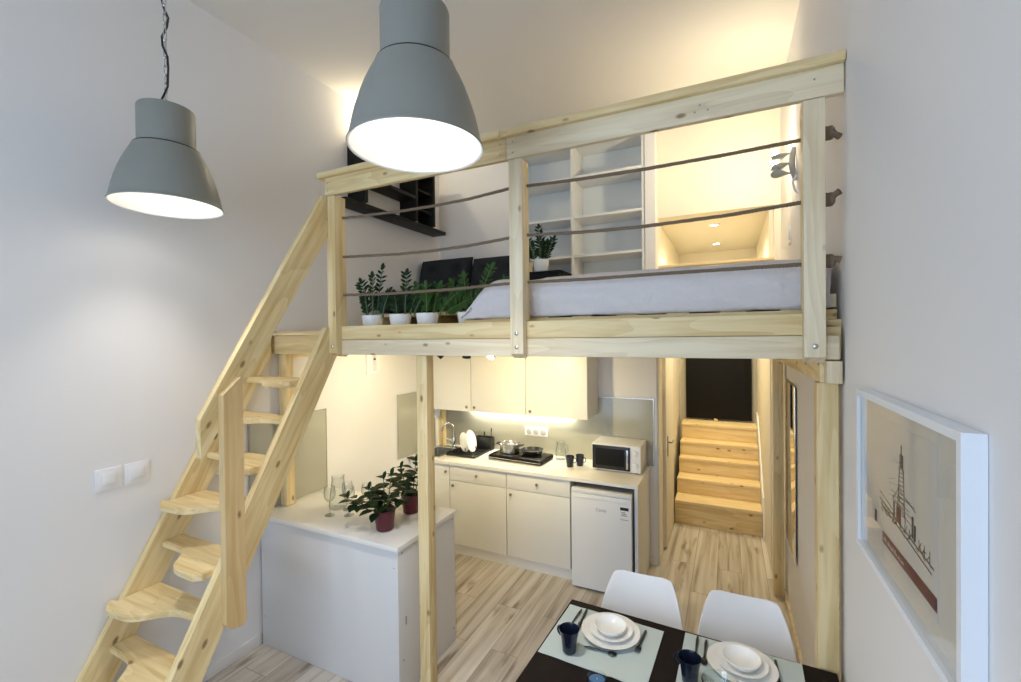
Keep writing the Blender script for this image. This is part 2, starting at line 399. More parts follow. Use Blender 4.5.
for (x, zz) in [(-1.035, 3.075), (-1.035, 3.02), (-.965, 3.075), (-.965, 3.02), (.30, 3.06), (-2.24, 3.07), (-2.24, 3.02), (-.1, 3.055), (-.12, 3.03), (-.07, 3.03)]:
    bm = bmesh.new(); lathe(bm, [(0, 0), (.004, 0), (.004, .0015), (0, .0015)], 8, M=Matrix.Rotation(R(90), 3, 'X'))
    obj('screw', bm, GREYP, LO, (x, 2.0495, zz))

def rope(label, pts, knot):
    t = thing('rope', label, 'rope', pts[0], 'jute ropes strung between the loft posts')
    # resample
    P = [Vector(p) for p in pts]; out = []
    for a, b in zip(P, P[1:]):
        n = max(2, int((b - a).length / .012))
        for i in range(n): out.append(a.lerp(b, i / n))
    out.append(P[-1])
    bm = bmesh.new()
    for k in range(3):
        q = []; dist = 0
        for i, p in enumerate(out):
            if i: dist += (p - out[i - 1]).length
            a = dist / .045 * 2 * math.pi + k * 2.094
            q.append(p + Vector((0, .0046 * math.cos(a), .0046 * math.sin(a))))
        tube(bm, q, .0050, 6)
    o = obj('strands', bm, ROPE, t, smooth=True, sharp=80); o.location = -WL[t.name]
    kb = bmesh.new(); kx = Vector(knot[0])
    loop = []
    for i in range(40):
        a = i / 39 * 2 * math.pi * 2
        loop.append(kx + Vector((.012 + .012 * math.sin(a * .5), .017 * math.cos(a), .017 * math.sin(a))) + Vector((i / 39 * .012, 0, 0)))
    tube(kb, loop, .0105, 8)
    tube(kb, [kx + Vector((.02, 0, 0))] + [Vector(q) for q in knot[1:]], [.011] + [.011] * (len(knot) - 2) + [.013], 8)
    o = obj('knot', kb, ROPE, t, smooth=True, sharp=80); o.location = -WL[t.name]
    return t
YR = 2.122
def rz(lst): return [(x, YR, zz) for x, zz in lst]
rope('topmost of the three jute ropes along the loft railing', rz([(-2.262, 2.868), (-2.19, 2.862), (-1.75, 2.846), (-1.5, 2.845), (-1.265, 2.851), (-1.034, 2.869), (-.92, 2.869), (-.65, 2.858), (-.359, 2.854), (0, 2.858), (.264, 2.866), (.336, 2.87)]),
     [(.337, YR, 2.875), (.362, YR - .01, 2.885), (.372, YR - .02, 2.86), (.385, YR - .03, 2.845)])
rope('middle one of the three jute ropes along the loft railing', rz([(-2.262, 2.622), (-2.19, 2.616), (-1.75, 2.595), (-1.5, 2.593), (-1.269, 2.598), (-1.037, 2.613), (-.92, 2.618), (-.65, 2.602), (-.362, 2.595), (0, 2.602), (.264, 2.619), (.336, 2.62)]),
     [(.337, YR, 2.618), (.36, YR - .01, 2.612), (.372, YR - .02, 2.63), (.386, YR - .03, 2.638)])
rope('lowest of the three jute ropes, level with the mattress', rz([(-2.262, 2.38), (-2.19, 2.376), (-1.9, 2.366), (-1.4, 2.366), (-1.04, 2.377), (-.92, 2.377), (-.6, 2.373), (-.275, 2.375), (.264, 2.374), (.336, 2.378)]),
     [(.337, YR, 2.38), (.36, YR - .01, 2.385), (.372, YR - .02, 2.385), (.39, YR - .02, 2.38)])

# ------------------------------------------------------------------ ladder stair with alternating treads
SL = .563                                   # run per rise of the stringers
def fy(zz): return 1.100 + (zz - .5) * SL      # front edge of a stringer
LS = thing('ladder_staircase', 'steep pine paddle stair leading from the floor up to the loft', 'stairs', (-2.55, 1.3, 0))
def stringer(x0, x1, ztop):
    # local X runs along the board
    ang = math.atan2(1, SL); W_ = .17 * math.sin(ang)
    poly = [(fy(0) + .0, .001), (fy(0) + .17, .001), (fy(ztop - .17) + .17, ztop - .17), (min(fy(ztop) + .17, 2.10), ztop - .12), (fy(ztop) + .085, ztop), (fy(ztop), ztop)]
    c = Vector(((x0 + x1) / 2, 1.5, 1.1)); bm = bmesh.new()
    xprism(bm, poly, x0, x1)
    rotm = Matrix.Rotation(R(90), 4, 'Z') @ Matrix.Rotation(-ang, 4, 'Y')     # local X -> along the slope
    bmesh.ops.transform(bm, matrix=rotm.inverted() @ Matrix.Translation(-c), verts=bm.verts)
    bmesh.ops.bevel(bm, geom=bm.edges[:], offset=.003, segments=1, affect='EDGES')
    return obj('stringer', bm, PINE, LS, c, rot=rotm.to_euler())
stringer(-2.915, -2.873, 2.165); stringer(-2.292, -2.25, 2.168)
tz = [.09 + .2205 * k for k in range(9)]
xa, xb = -2.872, -2.293
for i, tzz in enumerate(tz):
    left_wide = (i % 2 == 1)
    yb = fy(tzz) + .165; yn = fy(tzz) + .055; yw = fy(tzz) - .095
    w = xb - xa; prof = []
    n = 18
    for k in range(n + 1):
        s = k / n
        f = 1 / (1 + math.exp((s - .50) * 17))       # wide part then narrow part
        y = yn + (yw - yn) * f
        # rounded corner on the far side of the paddle
        if s < .06: y += .03 * (1 - s / .06) ** 2
        if .28 < s < .5: y -= 0
        prof.append((s, y))
    poly = [(xa + (s if left_wide else 1 - s) * w, y) for s, y in prof]
    if left_wide: poly = [(-2.905, poly[0][1] + .012), (-2.90, poly[0][1])] + poly[1:]; poly.insert(0, (-2.905, fy(tzz) - .036)); poly.insert(0, (xa, fy(tzz) - .036))
    poly += [((xb if left_wide else xa), yb), ((xa if left_wide else xb), yb)]
    bm = bmesh.new(); c = Vector(((xa + xb) / 2, (yn + yb) / 2, tzz))
    a = [bm.verts.new((x - c.x, y - c.y, 0)) for x, y in poly]; b2 = [bm.verts.new((x - c.x, y - c.y, -.036)) for x, y in poly]
    bm.faces.new(a); bm.faces.new(b2[::-1])
    for k in range(len(poly)): j = (k + 1) % len(poly); bm.faces.new((a[k], a[j], b2[j], b2[k]))
    bmesh.ops.recalc_face_normals(bm, faces=bm.faces)
    es = [e for e in bm.edges if abs(e.verts[0].co.z - e.verts[1].co.z) < 1e-5]
    bmesh.ops.bevel(bm, geom=es, offset=.005, segments=2, affect='EDGES')
    obj('tread', bm, PINE, LS, c, smooth=True, sharp=35)
# newel post
bm = bmesh.new()
c = Vector((-2.212, 1.43, 1.3)); zt0, zt1, zb = 1.865, 1.915, .68
pl = [(1.365, zb + .025), (1.38, zb), (1.442, zb - .015), (1.457, zb + .01), (1.457, zt1), (1.365, zt0 - .035)]
xprism(bm, pl, -2.249, -2.205)
bmesh.ops.transform(bm, matrix=Matrix.Rotation(R(90), 4, 'Y') @ Matrix.Translation(-c), verts=bm.verts)
bmesh.ops.bevel(bm, geom=bm.edges[:], offset=.003, segments=1, affect='EDGES')
obj('newel_post', bm, PINEN, LS, c, rot=(0, R(-90), 0))
# hand rail, parallel to the stringer
bm = bmesh.new(); c = Vector((-2.27, 1.7, 2.3))
pl = [(1.283, 1.72), (1.283, 1.535), (2.05, 2.735), (2.05, 2.95), (2.028, 2.99)]
xprism(bm, pl, -2.291, -2.251)
ang = math.atan2(2.99 - 1.72, 2.028 - 1.283)
rotm = Matrix.Rotation(R(90), 4, 'Z') @ Matrix.Rotation(-ang, 4, 'Y')
bmesh.ops.transform(bm, matrix=rotm.inverted() @ Matrix.Translation(-c), verts=bm.verts)
bmesh.ops.bevel(bm, geom=bm.edges[:], offset=.003, segments=1, affect='EDGES')
obj('handrail', bm, PINE, LS, c, rot=rotm.to_euler())

# ------------------------------------------------------------------ pendant lamps
def pendant(x, y, label, k):
    t = thing('pendant_lamp', label, 'lamp', (x, y, ZC), 'large bell pendant lamps')
    z0 = 2.768
    outer = [(.235, .0), (.237, .006), (.233, .012), (.228, .03), (.220, .07), (.209, .115), (.195, .16), (.178, .205), (.160, .245), (.146, .272), (.141, .284), (.128, .288)]
    inner = [(.124, .284), (.137, .278), (.156, .24), (.174, .2), (.191, .155), (.205, .11), (.216, .065), (.224, .028), (.229, .004)]
    bm = bmesh.new(); lathe(bm, outer, 64)
    o = obj('shade', bm, SHADE, t, (x, y, z0), smooth=True, sharp=35)
    bm = bmesh.new(); lathe(bm, inner + [(.235, 0)], 64)
    o2 = obj('inner_shade', bm, SHADEIN, t, (x, y, z0), smooth=True); o2['label'] = 'white inside of the shade'
    lathe_obj('collar', SHADE, t, (x, y, z0 + .287), [(0, .003), (.121, .0), (.121, .19), (.118, .197), (.112, .2), (0, .203)], 64, sharp=30)
    lathe_obj('bulb', BULB, t, (x, y, z0 + .125), [(0, -.0), (.03, .005), (.046, .028), (.048, .05), (.04, .078), (.022, .105), (.018, .13), (.018, .17), (0, .172)], 24)
    lathe_obj('gap_shade_ring', BLK, t, (x, y, z0 + .284), [(.122, .0035), (.1385, .0035), (.1385, .0055), (.122, .0055)], 64, closed=True)  # black ring painted in as the shade of the groove under the collar
    # chain of links
    bm = bmesh.new(); zc = z0 + .49; i = 0
    while zc < ZC - .035:
        pts = []
        for q in range(17):
            a = 2 * math.pi * q / 16; u = .0075 * math.cos(a); v = .019 * math.sin(a) + (.008 if math.sin(a) > 0 else -.008) * (abs(math.sin(a)) > .01)
            pts.append((x + (u if i % 2 else 0), y + (0 if i % 2 else u), zc + .02 + v))
        tube(bm, pts, .0021, 5, cap=False); zc += .043; i += 1
    o = obj('chain', bm, STEEL, t); o.location = -WL[t.name]
    bm = bmesh.new(); pts = []
    sg = -1 if k == 0 else 1
    pts += [(x - .055, y - .01, z0 + .488), (x - .05, y - .01, z0 + .51), (x - .01, y - .005, z0 + .56), (x + .016, y, z0 + .60), (x + .02, y, z0 + .66)]
    for j in range(14): pts.append((x + .012 * math.sin(j * 1.7), y + .012 * math.cos(j * 1.3), z0 + .70 + j * (ZC - .04 - z0 - .70) / 13))
    tube(bm, pts, .005, 8); o = obj('cord', bm, BLK, t, smooth=True); o.location = -WL[t.name]
    lathe_obj('ceiling_cup', SHADE, t, (x, y, ZC - .05), [(0, 0), (.05, 0), (.06, .01), (.06, .05), (0, .05)], 32)
    return (x, y, z0)
LP = [pendant(-2.525, 1.302, 'grey green bell pendant hanging on a chain close to the left wall', 0),
      pendant(-.992, 1.308, 'grey bell pendant cut by the top of the photo, in front of the loft rail', 1)]

# ------------------------------------------------------------------ loft furniture
BK = thing('bookcase', 'white built-in bookcase with open bays in the loft back wall', 'shelf', (-1.35, 4.4, 2.156))
for nm, bx in [('side_panel', (-2.015, -1.99, 4.26, 4.6)), ('divider', (-1.383, -1.358, 4.26, 4.59)), ('side_panel', (-.705, -.68, 4.26, 4.6))]:
    box(nm, LACQ, BK, *bx, 2.158, 3.99, .001)
box('back_board', BGREY, BK, -1.989, -.706, 4.593, 4.605, 2.158, 3.97, 0)
for zz in (2.50, 2.885, 3.265, 3.655):
    for x0, x1 in ((-1.989, -1.384), (-1.357, -.706)): box('shelf_board', LACQ, BK, x0, x1, 4.262, 4.59, zz - .018, zz + .004, .001)
box('top_panel', LACQ, BK, -1.989, -.706, 4.262, 4.592, 3.97, 3.99, .001)

# black wall shelf on the left wall
WS = thing('wall_shelf', 'black-brown wall shelf with uprights high on the left loft wall', 'shelf', (XL + .1, 3.5, 3.2))
box('shelf_board', SHELFB, WS, XL + .002, -2.75, 2.70, 4.12, 3.205, 3.24, .002)
box('shelf_board', SHELFB, WS, XL + .002, -2.72, 2.918, 3.563, 3.445, 3.475, .002)
box('shelf_board', SHELFB, WS, XL + .002, -2.72, 2.885, 3.886, 3.74, 3.775, .002)
for y in (2.9, 3.58, 3.87): box('upright', SHELFB, WS, XL + .002, -2.72, y - .016, y + .016, 3.241, 3.739, .002)
for zz in (3.37, 3.56): box('shelf_board', SHELFB, WS, XL + .002, -2.74, 3.597, 3.853, zz - .01, zz + .01, .002)

def cushion(bm, c, sx, sy, sz, M=None, tufts=(), pw=.45, n=20, seam=.25):
    """pillow: sx by sy wide, sz thick along local z"""
    vs = {}
    for side in (1, -1):
        for i in range(n + 1):
            for j in range(n + 1):
                u = i / n * 2 - 1; v = j / n * 2 - 1
                edge = i in (0, n) or j in (0, n)
                if edge and side < 0: vs[(side, i, j)] = vs[(1, i, j)]; continue
                h = ((1 - abs(u) ** 6) * (1 - abs(v) ** 6)) ** pw
                for (a, b) in tufts: h -= .75 * math.exp(-((u - a) ** 2 * (sx / sy) + (v - b) ** 2) * 30)
                h = max(h, 0)
                p = Vector((u * sx / 2, v * sy / 2, side * sz / 2 * h))
                p += Vector((0, 0, .006 * noise.noise(p * 9 + Vector(c))))
                if M is not None: p = M @ p
                vs[(side, i, j)] = bm.verts.new(p + Vector(c))
        for i in range(n):
            for j in range(n):
                f = [vs[(side, i, j)], vs[(side, i + 1, j)], vs[(side, i + 1, j + 1)], vs[(side, i, j + 1)]]
                bm.faces.new(f if side > 0 else f[::-1])

SO = thing('pallet_sofa_base', 'low pine slatted sofa base on the loft floor behind the potted plants', 'sofa', (-2.2, 3.5, 2.156))
plank('slat', PINEO, SO, -2.88, -1.68, 3.15, 3.20, 2.285, 2.315)
plank('slat', PINE, SO, -2.88, -1.68, 3.30, 3.55, 2.290, 2.315)
plank('slat', PINE, SO, -2.88, -1.68, 3.65, 3.9, 2.290, 2.315)
for x in (-2.84, -2.3, -1.72): plank('bearer', PINEO, SO, x - .04, x + .04, 3.16, 3.9, 2.157, 2.284)
bm = bmesh.new(); cushion(bm, (0, 0, 0), 1.22, .66, .20, pw=.3)
tag(obj('seat_cushion', bm, DARKC, None, (-2.285, 3.41, 2.418), smooth=True, sharp=180), 'long charcoal seat cushion lying on the low sofa base', 'cushion')
for i, x in enumerate((-2.595, -1.975)):
    bm = bmesh.new()
    M = Matrix.Rotation(R(78), 3, 'X')
    cushion(bm, (0, 0, 0), .615, .48 if i < 2 else .30, .16, M, tufts=[(a, b) for a in (-.45, .45) for b in (-.4, .4)])
    lab = ['charcoal tufted back cushion nearest the left wall', 'charcoal tufted back cushion half behind the middle railing post', 'low charcoal back cushion behind the white plant pot, below the bookcase'][i]
    tag(obj('back_cushion', bm, DARKC, None, (x, 3.86, (2.668, 2.645)[i]), smooth=True, sharp=180), lab, 'cushion', 'tufted back cushions')
t = thing('side_box', 'black low box beside the sofa carrying the white potted plant', 'box', (-1.35, 3.7, 2.156))
box('carcass', BLKM, t, -1.64, -1.24, 3.52, 3.80, 2.157, 2.628, .004)
box('lid', BLKM, t, -1.65, -1.23, 3.515, 3.81, 2.629, 2.645, .003)
t = thing('wooden_stand', 'small light wooden stand beside the white plant pot in the loft', 'stand', (-1.58, 3.66, 2.645))
plank('board', PINEO, t, -1.61, -1.555, 3.68, 3.70, 2.647, 2.755); plank('foot', PINEO, t, -1.61, -1.555, 3.62, 3.678, 2.647, 2.661)

# bed
BD = thing('bed', 'low pine bed frame at the right end of the loft', 'bed', (-.4, 3.1, 2.156))
plank('side_rail', PINE, BD, -1.36, .395, 2.2, 2.225, 2.157, 2.196); plank('side_rail', PINE, BD, -1.2, .395, 3.45, 3.475, 2.157, 2.215)
for k in range(7): plank('slat', PINE, BD, -1.18 + k * .23, -1.08 + k * .23, 2.226, 3.449, 2.185, 2.203)
plank('head_board', PINEW, BD, .362, .398, 2.226, 3.449, 2.205, 2.26)
bm = bmesh.new(); B_box(bm, (0, 0, 0), (1.46, 1.2, .17), bev=.05)
tag(obj('mattress', bm, SHEET, None, (-.42, 2.86, 2.29), smooth=True, sharp=80), 'white mattress lying on the bed under the grey-white cover', 'mattress')
bm = bmesh.new(); nx, ny = 110, 34; g = []
for i in range(nx + 1):
    x = -1.385 + (1.76) * i / nx; row = []
    hs = min(1, max(0, (x + 1.385) / .20)); hs = hs * hs * (3 - 2 * hs) * .5 + .5 * hs
    e = 1 - max(0, (x - .34) / .035) ** 2 * .15 if x > .34 else 1
    for j in range(ny + 1):
        s = j / ny
        if s < .3:                                     # the hanging front
            q = s / .3; y = 2.232 - .012 * math.sin(q * 3.1); zz = 2.205 + (2.405 - 2.205) * q * hs
            y += .05 * max(0, q - .8) ** 2 / .04
        else:
            q = (s - .3) / .7; y = 2.282 + q * 1.13; zz = 2.205 + (.2 + .022 * math.sin(min(1, q * 6) * 1.57)) * hs
            if q > .96: zz -= .05
        kq = min(1, max(0, (x + 1.275) / .10)); kq = .03 + .97 * kq * kq * (3 - 2 * kq)
        p = Vector((x, 2.232 + (y - 2.232) * kq, zz))
        w1 = noise.noise(Vector((x * 3.2 + zz * 5, y * 4, 1.7))); w2 = noise.noise(Vector((x * 7 + zz * 14, y * 7 + zz * 16, 4.2)))
        amp = .034 if x < -.9 else .020
        p.y += (w1 * amp + w2 * .013) * (1 if s < .32 else 0) - (.006 if s < .3 else 0)
        p.z += (w1 * .6 * amp + w2 * .006) * (1 if s >= .24 else .3 if s > .02 else 0)
        p.z *= 1; p.z = 2.205 + (p.z - 2.205) * e
        p.z = max(p.z, 2.2048); row.append(bm.verts.new(p))
    g.append(row)
for i in range(nx):
    for j in range(ny): bm.faces.new((g[i][j], g[i + 1][j], g[i + 1][j + 1], g[i][j + 1]))
o = obj('bed_cover', bm, SHEET, None, (0, 0, 0), smooth=True, sharp=180)
md = o.modifiers.new('thick', 'SOLIDIFY'); md.thickness = .012; md.offset = 1
tag(o, 'rumpled grey-white bed cover draped over the mattress to the platform edge', 'blanket')

# ------------------------------------------------------------------ plants
def leaf(bm, p, d, up, L, w, fold=.25, droop=.2):
    d = d.normalized(); s = d.cross(up).normalized(); u = s.cross(d).normalized(); prev = None
    n = 4; rows = []
    for i in range(n + 1):
        t = i / n; wd = w * (math.sin(math.pi * min(1, t * .93 + .05)) ** .8) * .5
        c = p + d * L * t - Vector((0, 0, 1)) * droop * L * t * t
        rows.append((bm.verts.new(c + s * wd + u * wd * fold), bm.verts.new(c), bm.verts.new(c - s * wd + u * wd * fold)))
    for a, b in zip(rows, rows[1:]):
        bm.faces.new((a[0], a[1], b[1], b[0])); bm.faces.new((a[1], a[2], b[2], b[1]))

def round_pot(parent, mat, loc, r0, r1, hgt, rim=.0):
    prof = [(0, 0), (r0 - .004, 0), (r0, .004), (r1, hgt - .004), (r1 + rim, hgt - .004), (r1 + rim, hgt), (r1 - .006, hgt), (r1 - .012, hgt - .02), (0, hgt - .022)]
    lathe_obj('pot', mat, parent, loc, prof, 36)
    lathe_obj('soil', SOIL, parent, (loc[0], loc[1], loc[2] + hgt - .0215), [(0, .006), ((r1 - .013) * .6, .004), (r1 - .013, .0), (r1 - .013, -.0002), (0, -.0003)], 24)

def zz_plant(x, y, z, stems, label, r=.07, hp=.09, seed=1, lm=None, grp='zz plants in white pots'):
    rnd = random.Random(seed)
    t = thing('potted_plant', label, 'plant', (x, y, z), grp)
    round_pot(t, CERAM, (x, y, z + .001), r * .82, r, hp)
    sb = bmesh.new(); lb = bmesh.new()
    for (ax, ay, H, lean) in stems:
        base = Vector((ax * .12, ay * .12, hp - .02)); pts = []
        n = 11
        for i in range(n + 1):
            q = i / n; pts.append(base + Vector((ax * lean * q ** 1.6, ay * lean * q ** 1.6, H * q * (1 - .12 * q * lean * 4))))
        tube(sb, pts, [.0055 * (1 - .6 * i / n) for i in range(n + 1)], 6)
        for i in range(2, n + 1):
            d = (pts[i] - pts[i - 1]).normalized(); s = d.cross(Vector((rnd.uniform(-.4, .4), rnd.uniform(-1, -.6), .1))).normalized()
            Lf = .053 * (1 - .25 * abs(i / n - .55)) * rnd.uniform(.85, 1.15)
            for sg in (1, -1):
                dd = (s * sg * .95 + d * .62 + Vector((0, rnd.uniform(-.35, .2), 0)))
                leaf(lb, pts[i], dd, Vector((rnd.uniform(-.3, .3), -1, .5)), Lf, Lf * .40, .2, .03)
        leaf(lb, pts[-1], d, Vector((.3, -1, .2)), .06, .026)
    obj('stem', sb, STEM, t, (x, y, z), smooth=True); obj('foliage', lb, lm or LEAF, t, (x, y, z), smooth=True, sharp=180)
    return t
PG = 2.157; PY = 2.275
zz_plant(-2.097, PY, PG, [(-.35, .0, .25, .14), (.1, -.1, .27, .05), (.25, .1, .34, .13), (-.5, .2, .15, .12), (.6, .1, .17, .08)], 'white pot with the tallest upright plant, nearest the left loft post', seed=3)
zz_plant(-1.87, PY, PG, [(.15, .2, .28, .06), (.9, .0, .19, .14), (.4, .3, .17, .1), (-.3, .1, .15, .08)], 'white potted plant second from the left loft post', seed=5)
zz_plant(-1.66, PY, PG, [(.7, .1, .16, .18), (-.4, .1, .2, .12), (.1, -.2, .18, .06), (.3, .1, .19, .12), (1., .1, .12, .2)], 'white potted plant third from the left loft post, leaves low and spreading', seed=8, lm=LEAF2)
zz_plant(-1.405, 2.34, PG, [(-.5, .1, .22, .14), (.5, .1, .30, .16), (-.2, .1, .25, .1), (.7, .1, .22, .2)], 'white potted plant partly behind the bed cover corner', seed=11, lm=LEAF2)
zz_plant(-1.437, 3.60, 2.645, [(-.1, .0, .30, .06), (.4, .1, .2, .13), (-.5, .0, .2, .1), (.2, .1, .17, .1), (.0, .1, .24, .02)], 'white potted plant standing on the black box in front of the bookcase', r=.07, hp=.105, seed=14, grp=None)

def bushy(x, y, z, label, seed, big):
    rnd = random.Random(seed)
    t = thing('potted_plant', label, 'plant', (x, y, z), 'green plants in maroon pots')
    round_pot(t, MAROON, (x, y, z + .001), .052, .066, .125, .003)
    sb = bmesh.new(); lb = bmesh.new()
    for (ax, ay, H) in big:
        base = Vector((ax * .1, ay * .1, .10)); n = 9
        pts = [base + Vector((ax * .16 * (i / n) ** 1.3, ay * .16 * (i / n) ** 1.3, H * i / n)) for i in range(n + 1)]
        tube(sb, pts, [.0045 * (1 - .5 * i / n) for i in range(n + 1)], 6)
        for i in range(2, n + 1):
            for k in range(1 + (i % 3 == 0)):
                a = i * 2.4 + k * 3.1 + rnd.uniform(-.5, .5)
                d = Vector((math.cos(a), math.sin(a), rnd.uniform(.0, .6)))
                Lf = rnd.uniform(.07, .10)
                st_ = pts[i] + d.normalized() * .02; tube(sb, [pts[i], st_], .0015, 4)
                leaf(lb, st_, d, Vector((0, 0, 1)), Lf, Lf * .70, .15, .3)
        leaf(lb, pts[-1], Vector((.2, .1, 1)), Vector((0, -1, .2)), .07, .03)
    obj('stem', sb, STEM, t, (x, y, z), smooth=True); obj('foliage', lb, LEAF, t, (x, y, z), smooth=True, sharp=180)
bushy(-1.938, 2.183, .906, 'leafy plant in maroon pot at the front corner of the white counter', 21, [(-.5, .0, .13), (.3, -.1, .25), (-.2, .2, .19), (.5, .2, .14), (-1., -.2, .07), (-.1, -.4, .11)])
bushy(-1.965, 2.475, .906, 'leafy plant in maroon pot farther back, half hidden by the pine post', 27, [(.1, .1, .24), (-.4, .1, .18), (.4, -.1, .2), (-.1, -.3, .14)])

# ------------------------------------------------------------------ peninsula counter
PC = thing('peninsula_counter', 'white topped grey counter standing out from the left wall', 'counter', (-2.3, 2.33, 0))
box('worktop', WTOP, PC, XL + .002, -1.70, 2.015, 2.64, .877, .905, .002)
box('front_panel', PENI, PC, XL + .016, -1.733, 2.035, 2.053, .002, .876, .001)
box('end_panel', PENI, PC, -1.732, -1.714, 2.033, 2.63, .002, .876, .001)
box('carcass', PENI, PC, XL + .02, -1.74, 2.06, 2.60, .06, .87, 0)
for (y, zz) in ((2.07, .85), (2.60, .85), (2.075, .22), (2.6, .1)):
    bm = bmesh.new(); lathe(bm, [(0, 0), (.006, 0), (.006, .0015), (0, .0015)], 10, M=Matrix.Rotation(R(90), 3, 'Y')); obj('screw', bm, GREYP, PC, (-1.7142, y, zz))
for (x, zz) in ((-1.745, .77), (-1.745, .1), (-2.88, .2)):
    bm = bmesh.new(); lathe(bm, [(0, 0), (.004, 0), (.004, .001), (0, .001)], 10, M=Matrix.Rotation(R(90), 3, 'X')); obj('screw', bm, GREYP, PC, (x, 2.0352, zz))
bm = bmesh.new(); B_box(bm, (0, 0, 0), (.002, .012, .05), bev=.0008); obj('slot_cover', bm, GREYP, PC, (-1.7135, 2.10, .44))

# glass on the counter
def wine(x, y, label):
    bm = bmesh.new()
    lathe(bm, [(0, .001), (.034, .001), (.034, .0025), (.006, .006), (.0035, .012), (.0035, .085), (.006, .092), (.02, .10), (.033, .118), (.038, .14), (.037, .16), (.031, .195)], 32)
    tag(obj('wine_glass', bm, GLASS, None, (x, y, .905), smooth=True, sharp=60), label, 'glass', 'wine glasses on the white counter')
wine(-2.435, 2.205, 'clear wine glass standing in front of the carafe'); wine(-2.315, 2.26, 'clear wine glass right of the carafe, nearest the counter edge')
wine(-2.25, 2.36, 'clear wine glass closest to the maroon plant pots'); wine(-2.40, 2.33, 'clear wine glass beside the carafe, behind the two front glasses')
CF = thing('carafe', 'clear glass carafe with wide base and narrow top on the white counter', 'carafe', (-2.49, 2.33, .905))
lathe_obj('body', GLASS, CF, (-2.49, 2.33, .906), [(0, 0), (.055, 0), (.062, .01), (.062, .04), (.052, .12), (.042, .19), (.041, .215), (.045, .225)], 36)
# glass splash panels on the left wall
for nm, y0, y1, z0_, lab in (('splash_panel', 1.965, 2.611, .907, 'grey-green glass panel on the left wall above the white counter'), ('splash_panel', 3.486, 4.10, .907, 'grey-green glass panel on the left wall beside the sink')):
    t = thing(nm, lab, 'panel', (XL, (y0 + y1) / 2, z0_)); box('glass', SPLASH, t, XL + .001, XL + .008, y0, y1, z0_, 1.535, .001)
    boxes('edge_trim', STEEL, t, [(XL + .001, XL + .011, y0 - .004, y0, z0_, 1.54), (XL + .001, XL + .011, y1, y1 + .004, z0_, 1.54), (XL + .001, XL + .011, y0 - .004, y1 + .004, 1.535, 1.54)], loc=(XL, y0, z0_))
# switches
def switch(y0, lab):
    t = thing('light_switch', lab, 'switch', (XL, y0, 1.38), 'light switches by the stair')
    box('plate', WPLAS, t, XL + .0005, XL + .008, y0, y0 + .112, 1.325, 1.437, .003)
    box('insert', TRIM, t, XL + .008, XL + .012, y0 + .022, y0 + .09, 1.347, 1.415, .002)
    box('rocker', WPLAS, t, XL + .012, XL + .016, y0 + .030, y0 + .082, 1.358, 1.408, .002)
switch(1.145, 'white light switch farther from the loft on the left wall'); switch(1.272, 'white light switch closer to the stair on the left wall')

# ------------------------------------------------------------------ kitchen
KT, KB = .905, .877
FY = 3.66
def knob(par, x, y, zz):
    bm = bmesh.new(); lathe(bm, [(0, 0), (.006, 0), (.005, .01), (.012, .014), (.014, .019), (.011, .024), (0, .025)], 16, M=Matrix.Rotation(R(90), 3, 'X'))
    o = obj('knob', bm, KNOB, par, (x, y, zz), smooth=True); return o
def base_cabinet(x0, x1, label, drawer, kx):
    t = thing('base_cabinet', label, 'cabinet', ((x0 + x1) / 2, 3.95, 0), 'kitchen base cabinets')
    box('carcass', CABF, t, x0, x1, FY + .02, 4.24, .10, .70 if not drawer else .872, 0)
    box('plinth', LACQ, t, x0, x1, 3.695, 3.71, .001, .098, .001)
    if drawer:
        d = box('drawer', CABF, t, x0 + .003, x1 - .003, FY, FY + .019, .722, .870, .0015); knob(d, (x0 + x1) / 2, FY, .797)
        d = box('door', CABF, t, x0 + .003, x1 - .003, FY, FY + .019, .108, .717, .0015)
        knob(d, kx, FY, .675)
    else:
        d = box('door', CABF, t, x0 + .003, x1 - .003, FY, FY + .019, .108, .870, .0015); knob(d, kx, FY, .80)
base_cabinet(XL + .005, -2.437, 'off-white base cabinet under the sink', False, -2.472)
base_cabinet(-2.435, -1.825, 'off-white base cabinet with a drawer, next to the sink cabinet', True, -2.392)
base_cabinet(-1.823, -1.217, 'off-white base cabinet with a drawer, next to the fridge', True, -1.775)
box_ = thing('end_panel', 'white side panel closing the worktop to the right of the fridge', 'panel', (-.68, 3.95, 0))
box('panel', CABF, box_, -.677, -.652, 3.645, 4.248, .001, KB - .001, .001)
boxes('edge_band', TRIM, box_, [(-.677, -.652, 3.641, 3.6445, .001, KB - .001)], loc=(-.68, 3.643, 0))
